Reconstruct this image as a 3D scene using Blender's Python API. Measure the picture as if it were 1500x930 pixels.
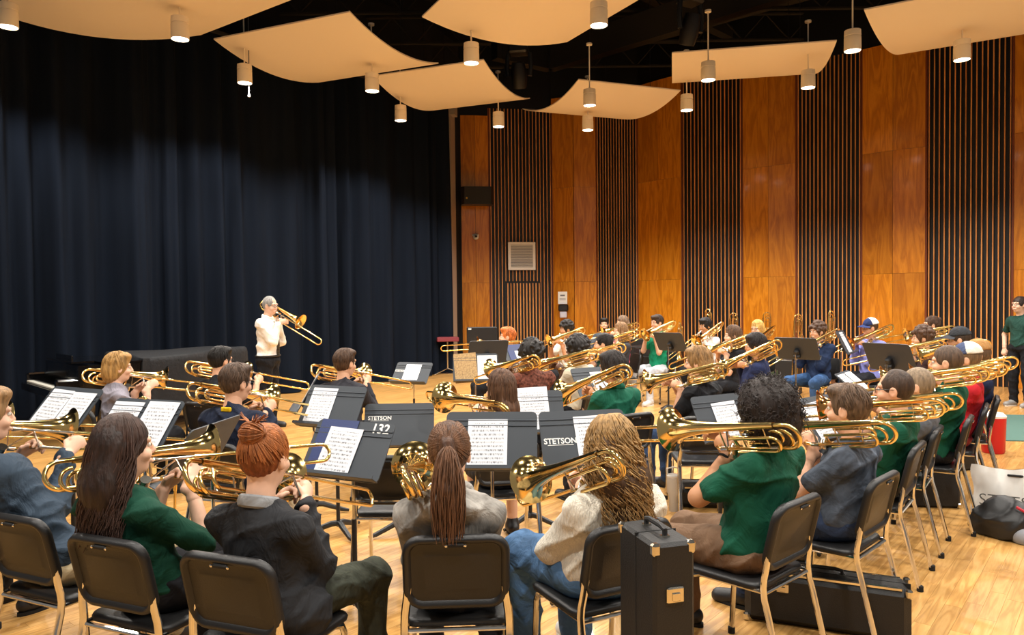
import bpy, math, random
import numpy as np
from mathutils import Matrix, Vector
random.seed(7); np.random.seed(7)
for o in list(bpy.data.objects): bpy.data.objects.remove(o)
SC = bpy.context.scene
COL = SC.collection
PI = math.pi
R_ = math.radians
# ------------------------------------------------------------------ camera, world, exposure
cd = bpy.data.cameras.new('camera'); cd.sensor_width = 36; cd.lens = 26.0; cd.clip_end = 200
cam = bpy.data.objects.new('camera', cd); COL.objects.link(cam)
cam.matrix_world = Matrix.Translation((0, 0, 1.70)) @ Matrix.Rotation(R_(90 - 1.428), 4, 'X') @ Matrix.Rotation(R_(-0.6), 4, 'Z')
SC.camera = cam
w = bpy.data.worlds.new('world'); SC.world = w; w.use_nodes = True
w.node_tree.nodes['Background'].inputs[0].default_value = (1.0, .93, .85, 1)
w.node_tree.nodes['Background'].inputs[1].default_value = .22
SC.view_settings.view_transform = 'Standard'; SC.view_settings.look = 'None'
SC.view_settings.exposure = 0.0; SC.view_settings.gamma = 1.0; SC.view_settings.use_curve_mapping = False
LAMP_W = 375.0

# ------------------------------------------------------------------ materials
MATS = {}
def srgb(h):
    if isinstance(h, str):
        h = h.lstrip('#'); c = [int(h[i:i+2], 16) / 255 for i in (0, 2, 4)]
    else: c = list(h)
    return [x / 12.92 if x <= .04045 else ((x + .055) / 1.055) ** 2.4 for x in c] + [1]
def mat(name, col, rough=.5, metal=0., spec=.5, coat=0., bump=0., bscale=60, var=0., vscale=8, sheen=0., stretch=(1, 1, 1), emit=None, estr=0, trans=0., bdist=.01, bdis=0.):
    if name in MATS: return MATS[name]
    m = bpy.data.materials.new(name); m.use_nodes = True; nt = m.node_tree; b = nt.nodes['Principled BSDF']
    c = srgb(col)
    b.inputs['Base Color'].default_value = c; b.inputs['Roughness'].default_value = rough; b.inputs['Metallic'].default_value = metal
    b.inputs['Specular IOR Level'].default_value = spec; b.inputs['Coat Weight'].default_value = coat; b.inputs['Coat Roughness'].default_value = .12
    b.inputs['Sheen Weight'].default_value = sheen
    if trans: b.inputs['Transmission Weight'].default_value = trans
    if emit: b.inputs['Emission Color'].default_value = srgb(emit); b.inputs['Emission Strength'].default_value = estr
    if bump or var:
        tc = nt.nodes.new('ShaderNodeTexCoord'); mp = nt.nodes.new('ShaderNodeMapping'); mp.inputs['Scale'].default_value = stretch
        nt.links.new(tc.outputs['Object'], mp.inputs['Vector'])
        def noise(s, det=4):
            n = nt.nodes.new('ShaderNodeTexNoise'); n.inputs['Scale'].default_value = s; n.inputs['Detail'].default_value = det
            nt.links.new(mp.outputs[0], n.inputs['Vector']); return n
        if bump:
            n = noise(bscale); bp = nt.nodes.new('ShaderNodeBump'); bp.inputs['Strength'].default_value = bump; bp.inputs['Distance'].default_value = bdist; n.inputs['Distortion'].default_value = bdis
            nt.links.new(n.outputs['Fac'], bp.inputs['Height']); nt.links.new(bp.outputs[0], b.inputs['Normal'])
        if var:
            n = noise(vscale); r = nt.nodes.new('ShaderNodeValToRGB')
            r.color_ramp.elements[0].position = .3; r.color_ramp.elements[1].position = .7
            r.color_ramp.elements[0].color = [max(0, x * (1 - var)) for x in c[:3]] + [1]
            r.color_ramp.elements[1].color = [min(1, x * (1 + var)) for x in c[:3]] + [1]
            nt.links.new(n.outputs['Fac'], r.inputs[0]); nt.links.new(r.outputs[0], b.inputs['Base Color'])
    MATS[name] = m; return m
def cloth(col, kind='plain'):
    n = 'cloth_' + col.strip('#') + kind
    if kind == 'knit': return mat(n, col, .9, spec=.15, bump=.9, bscale=26, var=.12, vscale=30, stretch=(6, 6, 1), sheen=.2)
    if kind == 'pattern': return mat(n, col, .85, spec=.15, var=.75, vscale=38, bump=.3, bscale=8, bdist=.05)
    if kind == 'heather': return mat(n, col, .9, spec=.15, bump=.5, bscale=8, var=.38, vscale=14, stretch=(1, 1, .9), bdist=.05, bdis=1.2)
    if kind == 'denim': return mat(n, col, .85, spec=.2, bump=.55, bscale=8, var=.32, vscale=6, bdist=.05, bdis=1.4)
    return mat(n, col, .82, spec=.2, bump=.55, bscale=7.5, var=.14, vscale=7, bdist=.05, bdis=1.2, stretch=(1, 1, .75))
def skinm(col): return mat('skin_' + col.strip('#'), col, .52, spec=.35, var=.06, vscale=14)
def hairm(col): return mat('hair_' + col.strip('#'), col, .56, spec=.35, bump=.5, bscale=35, var=.45, vscale=22, stretch=(3, 3, .35))

gold = mat('brass', '#f4d38a', .12, 1.0)
gold2 = mat('rose_brass', '#e0a560', .14, 1.0)
gold3 = mat('satin_brass', '#cfa544', .38, 1.0)
nickel = mat('nickel', '#d8d2c4', .14, 1.0)
chrome = mat('chrome', '#dcdad6', .12, 1.0)
blackpl = mat('black_plastic', '#1b1b1c', .42, spec=.45, bump=.12, bscale=220)
blackpl2 = mat('black_plastic_recess', '#17140f', .5, spec=.4, bump=.15, bscale=240)
rubber = mat('rubber', '#101010', .8)
standbl = mat('stand_black', '#343a41', .48, spec=.4, bump=.08, bscale=300)
ironbl = mat('iron_black', '#15171a', .45, spec=.5)
white = mat('white_paint', '#f2f2ee', .6)
leatherette = mat('leatherette', '#141415', .55, bump=.3, bscale=180)
darkmetal = mat('dark_metal', '#1a1a1c', .5, .4)

def paper_mat(name, seed, dense=1.0):
    m = bpy.data.materials.new(name); m.use_nodes = True; nt = m.node_tree; b = nt.nodes['Principled BSDF']; b.inputs['Roughness'].default_value = .8
    N = nt.nodes.new; L = nt.links.new
    tc = N('ShaderNodeTexCoord'); sp = N('ShaderNodeSeparateXYZ'); L(tc.outputs['Object'], sp.inputs[0])
    def math_(op, a, bb=None):
        n = N('ShaderNodeMath'); n.operation = op
        for i, v in enumerate((a, bb)):
            if v is None: continue
            if isinstance(v, (int, float)): n.inputs[i].default_value = v
            else: L(v, n.inputs[i])
        return n.outputs[0]
    z = sp.outputs['Z']; x = sp.outputs['X']
    row = math_('FRACT', math_('MULTIPLY', z, 46.0))                # text / staff rows about 2.2 cm apart
    inrow = math_('MULTIPLY', math_('GREATER_THAN', row, .25), math_('LESS_THAN', row, .72))
    fine = math_('LESS_THAN', math_('FRACT', math_('MULTIPLY', z, 460.0)), .35)
    ns = N('ShaderNodeTexNoise'); ns.inputs['Scale'].default_value = 1; ns.inputs['Detail'].default_value = 2
    mp = N('ShaderNodeMapping'); mp.inputs['Scale'].default_value = (160, 1, 46); mp.inputs['Location'].default_value = (seed, 0, seed)
    L(tc.outputs['Object'], mp.inputs[0]); L(mp.outputs[0], ns.inputs['Vector'])
    blob = math_('GREATER_THAN', ns.outputs['Fac'], .55)
    ink = math_('MULTIPLY', inrow, math_('MAXIMUM', math_('MULTIPLY', fine, .45), math_('MULTIPLY', blob, .75)))
    mar = math_('MULTIPLY', math_('LESS_THAN', math_('ABSOLUTE', x), .088), math_('LESS_THAN', math_('ABSOLUTE', z), .118))
    ink = math_('MULTIPLY', ink, math_('MULTIPLY', mar, dense))
    mx = N('ShaderNodeMix'); mx.data_type = 'RGBA'; L(ink, mx.inputs['Factor'])
    mx.inputs['A'].default_value = srgb('#d9dce2'); mx.inputs['B'].default_value = srgb('#3a3a3c')
    L(mx.outputs['Result'], b.inputs['Base Color']); return m
PAPERS = [paper_mat('sheet_music_%d' % i, 3.7 * i) for i in range(4)]

def wood_mat(name, c0, c1, c2, scale, rough, coat, tone=False, stretch=(1, 1, .12), bump=.0, dist=3.0):
    m = bpy.data.materials.new(name); m.use_nodes = True; nt = m.node_tree; b = nt.nodes['Principled BSDF']
    N = nt.nodes.new; L = nt.links.new
    tc = N('ShaderNodeTexCoord'); mp = N('ShaderNodeMapping'); mp.inputs['Scale'].default_value = stretch
    oi = N('ShaderNodeObjectInfo')
    ad = N('ShaderNodeVectorMath'); ad.operation = 'ADD'
    cb = N('ShaderNodeCombineXYZ')
    mu = N('ShaderNodeMath'); mu.operation = 'MULTIPLY'; mu.inputs[1].default_value = 37.0; L(oi.outputs['Random'], mu.inputs[0])
    if tone:
        at = N('ShaderNodeAttribute'); at.attribute_name = 'tone'
        m3 = N('ShaderNodeMath'); m3.operation = 'MULTIPLY'; m3.inputs[1].default_value = 91.0; L(at.outputs['Fac'], m3.inputs[0]); src = m3.outputs[0]
    else: src = mu.outputs[0]
    for i in range(3): L(src, cb.inputs[i])
    L(tc.outputs['Object'], ad.inputs[0]); L(cb.outputs[0], ad.inputs[1]); L(ad.outputs[0], mp.inputs[0])
    n1 = N('ShaderNodeTexNoise'); n1.inputs['Scale'].default_value = scale; n1.inputs['Detail'].default_value = 3; n1.inputs['Distortion'].default_value = .6; L(mp.outputs[0], n1.inputs['Vector'])
    mm = N('ShaderNodeMath'); mm.operation = 'MULTIPLY'; mm.inputs[1].default_value = dist * 3; L(n1.outputs['Fac'], mm.inputs[0])
    fr = N('ShaderNodeMath'); fr.operation = 'PINGPONG'; fr.inputs[1].default_value = 1.0; L(mm.outputs[0], fr.inputs[0])
    n2 = N('ShaderNodeTexNoise'); n2.inputs['Scale'].default_value = scale * 14; n2.inputs['Detail'].default_value = 3; L(mp.outputs[0], n2.inputs['Vector'])
    av = N('ShaderNodeMix'); av.data_type = 'FLOAT'; av.inputs['Factor'].default_value = .4; L(fr.outputs[0], av.inputs['A']); L(n2.outputs['Fac'], av.inputs['B'])
    r = N('ShaderNodeValToRGB'); e = r.color_ramp.elements; e[0].position = .18; e[0].color = srgb(c0); e[1].position = .85; e[1].color = srgb(c2)
    k = r.color_ramp.elements.new(.5); k.color = srgb(c1); L(av.outputs['Result'], r.inputs[0])
    hs = N('ShaderNodeHueSaturation'); L(r.outputs[0], hs.inputs['Color'])
    mr = N('ShaderNodeMapRange'); mr.inputs['To Min'].default_value = .84; mr.inputs['To Max'].default_value = 1.12
    L(at.outputs['Fac'] if tone else oi.outputs['Random'], mr.inputs['Value']); L(mr.outputs[0], hs.inputs['Value'])
    L(hs.outputs[0], b.inputs['Base Color'])
    b.inputs['Roughness'].default_value = rough; b.inputs['Coat Weight'].default_value = coat; b.inputs['Coat Roughness'].default_value = .10
    MATS[name] = m; return m
floorm = wood_mat('maple_board', '#b58446', '#c89653', '#d4a564', 2.2, .36, .25, tone=True, stretch=(7, .55, 1))
panelm = wood_mat('oak_plywood', '#b46b10', '#c77c17', '#d68b23', 5.5, .30, .7, stretch=(1, 1, .14))
slatm = wood_mat('oak_slat', '#bd7b3c', '#d6924e', '#e2a05c', 5, .42, .3, stretch=(1, 1, .1))
backm = mat('slat_backing_black', '#0b0c0e', .45, spec=.5, var=.2, vscale=3)
trimm = mat('trim_grey', '#a89a8a', .6)
redtrim = mat('trim_redwood', '#6f3418', .45)
ceilm = mat('ceiling_black', '#15161b', .9, spec=.1)
beamm = mat('beam_dark', '#2b2824', .85, spec=.15)
cloudm = mat('cloud_cream', '#f2e6d4', .55, spec=.35)
lampm = mat('lamp_housing', '#f2e8d4', .5)
lampg = mat('lamp_lens', '#ffffff', .4, emit='#fff6e6', estr=14)
curtm = mat('curtain_navy', '#121822', .95, spec=.06, var=.18, vscale=2, stretch=(3, 3, .2))

# ------------------------------------------------------------------ mesh helpers
class MB:
    def __init__(s): s.v = []; s.f = []
    def add(s, vs, fs):
        b = len(s.v); s.v += [tuple(map(float, p)) for p in vs]; s.f += [tuple(i + b for i in f) for f in fs]; return s
    def box(s, c, d, rz=0, ch=0.0, M=None):
        hx, hy, hz = [x / 2 for x in d]
        if ch <= 0:
            vs = [(x, y, z) for z in (-hz, hz) for y in (-hy, hy) for x in (-hx, hx)]
            fs = [(0, 2, 3, 1), (4, 5, 7, 6), (0, 1, 5, 4), (2, 6, 7, 3), (0, 4, 6, 2), (1, 3, 7, 5)]
        else:
            vs = []; ix = {}
            for a in (-1, 1):
                for bb in (-1, 1):
                    for c_ in (-1, 1):
                        for k in range(3):
                            p = [a * (hx - ch), bb * (hy - ch), c_ * (hz - ch)]; p[k] = (a * hx, bb * hy, c_ * hz)[k]
                            ix[(a, bb, c_, k)] = len(vs); vs.append(tuple(p))
            fs = []
            for sgn in (-1, 1):
                q = [(sgn, -1, -1), (sgn, 1, -1), (sgn, 1, 1), (sgn, -1, 1)]; f = [ix[t + (0,)] for t in q]; fs.append(f if sgn > 0 else f[::-1])
                q = [(-1, sgn, -1), (-1, sgn, 1), (1, sgn, 1), (1, sgn, -1)]; f = [ix[t + (1,)] for t in q]; fs.append(f if sgn > 0 else f[::-1])
                q = [(-1, -1, sgn), (1, -1, sgn), (1, 1, sgn), (-1, 1, sgn)]; f = [ix[t + (2,)] for t in q]; fs.append(f if sgn > 0 else f[::-1])
            for a in (-1, 1):
                for bb in (-1, 1):
                    fs.append([ix[(a, bb, -1, 0)], ix[(a, bb, 1, 0)], ix[(a, bb, 1, 1)], ix[(a, bb, -1, 1)]][::(-1 if a * bb > 0 else 1)][::-1])
                    fs.append([ix[(a, -1, bb, 0)], ix[(a, 1, bb, 0)], ix[(a, 1, bb, 2)], ix[(a, -1, bb, 2)]][::(1 if a * bb > 0 else -1)][::-1])
                    fs.append([ix[(-1, a, bb, 1)], ix[(1, a, bb, 1)], ix[(1, a, bb, 2)], ix[(-1, a, bb, 2)]][::(-1 if a * bb > 0 else 1)][::-1])
                    for c_ in (-1, 1):
                        f = [ix[(a, bb, c_, 0)], ix[(a, bb, c_, 1)], ix[(a, bb, c_, 2)]]; fs.append(f if a * bb * c_ > 0 else f[::-1])
        Mx = Matrix.Translation(c) @ Matrix.Rotation(rz, 4, 'Z') if M is None else M @ Matrix.Translation(c)
        return s.add([Mx @ Vector(p) for p in vs], fs)
    def tube(s, pts, r, n=8, caps=True, closed=False, flat=None):
        P = [Vector(p) for p in pts]; m = len(P)
        rs = r if isinstance(r, (list, tuple)) else [r] * m
        T = []
        for i in range(m):
            a = P[(i - 1) % m] if (closed or i > 0) else P[i]; b = P[(i + 1) % m] if (closed or i < m - 1) else P[i]
            t = b - a; T.append(t.normalized() if t.length > 1e-9 else Vector((0, 0, 1)))
        u = Vector((0, 0, 1)) if abs(T[0].z) < .9 else Vector((1, 0, 0))
        u = (u - T[0] * u.dot(T[0])).normalized(); vs = []
        for i in range(m):
            u = (u - T[i] * u.dot(T[i])); u = u.normalized() if u.length > 1e-6 else T[i].orthogonal().normalized()
            w_ = T[i].cross(u)
            for k in range(n):
                a = 2 * PI * k / n; x = math.cos(a); y = math.sin(a)
                if flat: x *= flat
                vs.append(P[i] + (u * x + w_ * y) * rs[i])
        fs = []
        for i in range(m if closed else m - 1):
            for k in range(n):
                a = i * n + k; b = i * n + (k + 1) % n; c = ((i + 1) % m) * n + (k + 1) % n; d = ((i + 1) % m) * n + k
                fs.append((a, b, c, d))
        if caps and not closed: fs.append(tuple(range(n))[::-1]); fs.append(tuple((m - 1) * n + k for k in range(n)))
        return s.add(vs, fs)
    def lathe(s, prof, n=24, M=None, closed=False):
        M = M or Matrix(); vs = []; m = len(prof)
        for (r, z) in prof:
            for k in range(n):
                a = 2 * PI * k / n; vs.append(M @ Vector((r * math.cos(a), r * math.sin(a), z)))
        fs = [(i * n + k, i * n + (k + 1) % n, (i + 1) * n + (k + 1) % n, (i + 1) * n + k) for i in range(m - 1) for k in range(n)]
        if prof[0][0] > 1e-5 and not closed: fs.append(tuple(range(n))[::-1])
        if prof[-1][0] > 1e-5 and not closed: fs.append(tuple((m - 1) * n + k for k in range(n)))
        return s.add(vs, fs)
    def prism(s, out, z0, z1, M=None):
        M = M or Matrix(); n = len(out)
        vs = [M @ Vector((x, y, z0)) for x, y in out] + [M @ Vector((x, y, z1)) for x, y in out]
        fs = [tuple(range(n))[::-1], tuple(range(n, 2 * n))] + [(i, (i + 1) % n, n + (i + 1) % n, n + i) for i in range(n)]
        return s.add(vs, fs)
    def mesh(s, name, m, ang=35):
        me = bpy.data.meshes.new(name); me.from_pydata(s.v, [], s.f); me.update()
        if m: me.materials.append(m)
        if ang: me.shade_smooth(); me.set_sharp_from_angle(angle=R_(ang))
        return me
    def build(s, name, m, parent=None, ang=35):
        return link(name, s.mesh(name, m, ang), parent)
def link(name, me, parent=None, M=None):
    o = bpy.data.objects.new(name, me); COL.objects.link(o)
    if parent: o.parent = parent
    if M is not None: o.matrix_local = M
    return o
def thing(name, label, cat, loc=(0, 0, 0), rz=0, group=None, M=None):
    o = bpy.data.objects.new(name, None); COL.objects.link(o); o.empty_display_size = .1
    if M is not None: o.matrix_world = M
    else: o.location = loc; o.rotation_euler = (0, 0, rz)
    return tag(o, label, cat, group)
def tag(o, label, cat, group=None, kind=None):
    if label: o['label'] = label
    if cat: o['category'] = cat
    if group: o['group'] = group
    if kind: o['kind'] = kind
    return o
def struct(o, label=None, cat=None):
    o['kind'] = 'structure'; return tag(o, label, cat)
def arc(c, r, a0, a1, n, ax=0, ay=1, fixed=0.):
    out = []
    for i in range(n + 1):
        a = a0 + (a1 - a0) * i / n; p = [c[0], c[1], c[2]]; p[ax] += r * math.cos(a); p[ay] += r * math.sin(a); out.append(tuple(p))
    return out
def rrect(w_, h, r, n=5):
    out = []
    for cx, cy, a in ((w_/2 - r, h/2 - r, 0), (-w_/2 + r, h/2 - r, PI/2), (-w_/2 + r, -h/2 + r, PI), (w_/2 - r, -h/2 + r, 1.5*PI)):
        for i in range(n + 1):
            t = a + PI/2 * i / n; out.append((cx + r * math.cos(t), cy + r * math.sin(t)))
    return out
def textmesh(s, size, m, name='lettering', shear=0, bold=0):
    c = bpy.data.curves.new(name, 'FONT'); c.body = s; c.size = size; c.align_x = 'CENTER'; c.align_y = 'CENTER'; c.offset = bold; c.fill_mode = 'FRONT'; c.resolution_u = 3; c.extrude = .0005
    o = bpy.data.objects.new(name, c); COL.objects.link(o); bpy.context.view_layer.update()
    me = bpy.data.meshes.new_from_object(o.evaluated_get(bpy.context.evaluated_depsgraph_get()))
    bpy.data.objects.remove(o); me.materials.clear(); me.materials.append(m); return me

# ------------------------------------------------------------------ implicit surfaces (continuous bodies, cloth, hair)
class Sdf:
    def __init__(s): s.p = []; s.cuts = []; s.noise = None
    def cone(s, a, b, ra, rb=None, k=.03, flat=None):
        a = np.array(a, float); b = np.array(b, float); rb = ra if rb is None else rb
        R = max(ra, rb) * 1.02; s.p.append(('c', np.minimum(a, b) - R, np.maximum(a, b) + R, a, b, ra, rb, k, flat)); return s
    def ball(s, c, r, k=.03, sub=False):
        c = np.array(c, float); r = np.array(r, float) * np.ones(3); s.p.append(('s' if sub else 'b', c - r, c + r, c, r, 0, 0, k, None)); return s
    def mesh(s, h):
        ad = [q for q in s.p if q[0] != 's']
        lo = np.min([q[1] for q in ad], 0) - 3 * h; hi = np.max([q[2] for q in ad], 0) + 3 * h
        n = np.ceil((hi - lo) / h).astype(int) + 1
        F = np.full(n, .2, np.float32); ax = [(lo[i] + np.arange(n[i]) * h).astype(np.float32) for i in range(3)]
        for q in s.p:
            k = q[7]; i0 = np.clip(((q[1] - k - 2 * h - lo) / h).astype(int), 0, n); i1 = np.clip(((q[2] + k + 2 * h - lo) / h).astype(int) + 2, 0, n)
            if np.any(i1 <= i0): continue
            X = ax[0][i0[0]:i1[0], None, None]; Y = ax[1][None, i0[1]:i1[1], None]; Z = ax[2][None, None, i0[2]:i1[2]]
            if q[0] == 'c':
                a, b, ra, rb, fl = q[3], q[4], q[5], q[6], q[8]
                px, py, pz = X - a[0], Y - a[1], Z - a[2]; ba = b - a
                t = np.clip((px * ba[0] + py * ba[1] + pz * ba[2]) / max(ba @ ba, 1e-9), 0, 1)
                dx, dy, dz = px - t * ba[0], py - t * ba[1], pz - t * ba[2]
                if fl is not None:
                    e = dx * fl[0] + dy * fl[1] + dz * fl[2]; g = fl[3] - 1
                    dx = dx + g * e * fl[0]; dy = dy + g * e * fl[1]; dz = dz + g * e * fl[2]
                d = np.sqrt(dx * dx + dy * dy + dz * dz) - (ra + t * (rb - ra))
            else:
                c, r = q[3], q[4]; x, y, z = (X - c[0]) / r[0], (Y - c[1]) / r[1], (Z - c[2]) / r[2]
                k0 = np.sqrt(x * x + y * y + z * z) + 1e-6; k1 = np.sqrt((x / r[0]) ** 2 + (y / r[1]) ** 2 + (z / r[2]) ** 2) + 1e-6
                d = k0 * (k0 - 1) / k1
            S = F[i0[0]:i1[0], i0[1]:i1[1], i0[2]:i1[2]]
            if q[0] == 's':
                g = np.maximum(k - np.abs(S + d), 0) / k; S[...] = np.maximum(S, -d) + g * g * k * .25
            else:
                g = np.maximum(k - np.abs(S - d), 0) / k; S[...] = np.minimum(S, d) - g * g * k * .25
        X = ax[0][:, None, None]; Y = ax[1][None, :, None]; Z = ax[2][None, None, :]
        if s.noise is not None: F += s.noise(X, Y, Z).astype(np.float32)
        for (nx, ny, nz, dd) in s.cuts: F = np.maximum(F, nx * X + ny * Y + nz * Z - dd)
        return nets(F, lo, h)
CN = [(i, j, k) for i in (0, 1) for j in (0, 1) for k in (0, 1)]
ED = [(a, b) for ai, a in enumerate(CN) for b in CN[ai + 1:] if sum(abs(a[t] - b[t]) for t in range(3)) == 1]
def nets(F, lo, h):
    I = F < 0; n = F.shape
    cs = lambda A, c: A[c[0]:n[0] - 1 + c[0], c[1]:n[1] - 1 + c[1], c[2]:n[2] - 1 + c[2]]
    cnt = sum(cs(I, c).astype(np.int8) for c in CN); act = (cnt > 0) & (cnt < 8); cell = np.argwhere(act)
    idx = np.full(act.shape, -1, np.int64); idx[act] = np.arange(len(cell)); val = {c: cs(F, c)[act] for c in CN}
    pos = np.zeros((len(cell), 3)); num = np.zeros(len(cell))
    for a, b in ED:
        fa, fb = val[a], val[b]; x = (fa < 0) != (fb < 0); t = np.where(x, fa / np.where(fa == fb, 1, fa - fb), 0)
        A = np.array(a, float); B = np.array(b, float); pos += x[:, None] * (A + t[:, None] * (B - A)); num += x
    V = (cell + pos / np.maximum(num, 1)[:, None]) * h + lo; Q = []
    for axx in range(3):
        o1, o2 = [i for i in range(3) if i != axx]
        sl = [slice(None)] * 3; sl2 = [slice(None)] * 3
        sl[axx] = slice(0, n[axx] - 1); sl2[axx] = slice(1, n[axx])
        for t in (o1, o2): sl[t] = slice(1, n[t] - 1); sl2[t] = slice(1, n[t] - 1)
        a, b = I[tuple(sl)], I[tuple(sl2)]; e = np.argwhere(a != b); fl = a[a != b]
        e[:, o1] += 1; e[:, o2] += 1
        def g(d1, d2):
            q = e.copy(); q[:, o1] += d1; q[:, o2] += d2; return idx[q[:, 0], q[:, 1], q[:, 2]]
        f = np.stack([g(-1, -1), g(0, -1), g(0, 0), g(-1, 0)], 1)
        if axx == 1: fl = ~fl
        f[~fl] = f[~fl][:, ::-1]; Q.append(f)
    return V, np.concatenate(Q) if Q else np.zeros((0, 4), int)
def np_mesh(name, parts, m):
    vs = []; fs = []; b = 0
    for V, Fq in parts: vs.append(V); fs.append(Fq + b); b += len(V)
    V = np.concatenate(vs).astype(np.float32); Fq = np.concatenate(fs).astype(np.int32)
    me = bpy.data.meshes.new(name); me.vertices.add(len(V)); me.vertices.foreach_set('co', V.ravel())
    me.loops.add(Fq.size); me.loops.foreach_set('vertex_index', Fq.ravel())
    me.polygons.add(len(Fq)); me.polygons.foreach_set('loop_start', np.arange(0, Fq.size, 4, dtype=np.int32))
    me.update(calc_edges=True); me.materials.append(m); me.shade_smooth(); return me

# ================================================================== THE SETTING
# floor: slab plus maple boards laid diagonally
struct(MB().box((.5, 9.5, -.071), (25, 25, .10)).build('floor', mat('subfloor', '#6b4a26', .8), ang=0))
FLOOR = bpy.data.objects['floor']
BA = R_(-40); bu = Vector((math.sin(R_(40)), math.cos(R_(40)), 0)); bv = Vector((bu.y, -bu.x, 0))
boards = []; rr = random.Random(3); W_ = .083
for i in range(-190, 190):
    s0 = -16 + rr.random(); 
    while s0 < 26:
        Lb = rr.choice((.45, .6, .75, .9, 1.2)); c = bv * (i * W_ + 3) + bu * (s0 + Lb / 2); s0 += Lb
        if -11 < c.x < 12.5 and -2.5 < c.y < 21.5: boards.append((c.x, c.y, Lb, rr.random()))
def inview(b):
    x, y = b[0], b[1]
    return y > 3.75 and abs(x / y) < .70
vis = sorted([b for b in boards if inview(b)], key=lambda b: b[1] * b[1] + b[0] * b[0] * .5)
near = set(vis[:300])
stuff = MB(); tones = []
for b in boards:
    x, y, Lb, tn = b; mb = MB()
    if b in near:
        mb.box((0, 0, -.01), (W_ - .001, Lb - .001, .02)); me = mb.mesh('board', floorm, 0)
        a = me.attributes.new('tone', 'FLOAT', 'POINT'); a.data.foreach_set('value', [tn] * len(me.vertices))
        o = link('board', me, FLOOR); o.location = (x, y, 0); o.rotation_euler = (0, 0, BA)
    else:
        l = Matrix.Rotation(-BA, 3, 'Z') @ Vector((x, y, 0))
        stuff.box((l.x, l.y, -.01), (W_ - .001, Lb - .001, .02)); tones += [tn] * 8
me = stuff.mesh('floor_boards', floorm, 0); a = me.attributes.new('tone', 'FLOAT', 'POINT'); a.data.foreach_set('value', tones)
o = link('floor_boards', me, FLOOR); o.rotation_euler = (0, 0, BA); o['kind'] = 'stuff'

# right wall: folded plywood bays alternating with black bays of oak slats
WP = [(-1.27, 19.0), (-.56, 19.1), (1.08, 19.4), (2.22, 19.2), (3.2, 18.7), (4.09, 17.7), (5.25, 16.8), (6.18, 16.05), (7.19, 15.2), (8.07, 14.4), (9.04, 13.35), (9.95, 12.55), (11.0, 11.45), (12.4, 10.1)]
WH = 8.2
mb = MB()
for a, b in zip(WP[:-1], WP[1:]):
    A = Vector(a + (0,)); B = Vector(b + (0,)); t = (B - A).normalized(); n = Vector((-t.y, t.x, 0)); n = n if n.y < 0 else -n
    c = (A + B) / 2 - n * .10
    mb.box((c.x, c.y, WH / 2), ((B - A).length + .06, .16, WH), math.atan2(t.y, t.x))
WALL = struct(mb.build('wall_right', backm, ang=0))
def wbox(A, B, s0, s1, z0, z1, off, th, name, m, parent, gap=.002):
    t = (B - A).normalized(); n = Vector((-t.y, t.x, 0)); n = n if n.y < 0 else -n
    c = A + t * ((s0 + s1) / 2) + n * (off + th / 2)
    o = MB().box((0, 0, 0), (s1 - s0 - 2 * gap, th, z1 - z0 - 2 * gap)).build(name, m, parent, 0)
    o.location = (c.x, c.y, (z0 + z1) / 2); o.rotation_euler = (0, 0, math.atan2(t.y, t.x)); return o
tops = [6.4, 6.6, 6.9, 6.9, 7.0, 6.9] + [6.7] * 8
tm = MB()
for i, (a, b) in enumerate(zip(WP[:-1], WP[1:])):
    A = Vector(a + (0,)); B = Vector(b + (0,)); Ln = (B - A).length; t = (B - A).normalized(); n = Vector((-t.y, t.x, 0)); n = n if n.y < 0 else -n
    if i % 2 == 0:          # plywood bay, folded along its middle
        Mid = (A + B) / 2 + n * (.16 if i == 2 else .03)
        for P, Q in ((A, Mid), (Mid, B)):
            l = (Q - P).length
            for z0, z1 in ((.0, 2.13), (2.13, 4.57), (4.57, tops[i])):
                wbox(P, Q, 0, l, z0, z1, .004, .02, 'plywood_panel', panelm, WALL)
    else:
        N = {1: 18, 3: 15}.get(i, 16)
        for k in range(N):
            s = Ln * (k + .5) / N; z0 = 0
            X = (A + t * s).x
            if i == 1 and -.22 < X < .76: z0 = 2.16
            if i == 1 and -.08 < X < .62:   # interrupted by the vent
                wbox(A, B, s - .012, s + .012, 2.16, 2.44, .0, .018, 'slat', slatm, WALL); z0 = 3.18
            wbox(A, B, s - .012, s + .012, z0, tops[i], .0, .018, 'slat', slatm, WALL)
        for s in (0, Ln):
            c = A + t * s + n * .01; tm.box((c.x, c.y, tops[i] / 2), (.035, .05, tops[i]), math.atan2(t.y, t.x))
struct(tm.build('trim_1', redtrim, ang=0))
# slatted door flush in the first slat bay
A = Vector(WP[1] + (0,)); B = Vector(WP[2] + (0,)); t = (B - A).normalized()
D = struct(wbox(A, B, .38, 1.34, .0, 2.14, .0, .02, 'door_1', backm, None))
dl = D.matrix_basis.copy()
for k in range(11):
    o = MB().box((0, 0, 0), (.027, .03, 2.08)).build('slat', slatm, D, 0); o.location = (-.40 + k * .083, -.025, 0)
o = MB().lathe([(.008, 0), (.008, .05), (.028, .055), (.03, .07), (.02, .085), (0, .088)], 16, Matrix.Rotation(PI / 2, 4, 'X')).build('door_knob', chrome, D); o.location = (-.42, -.01, -.12)
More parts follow.
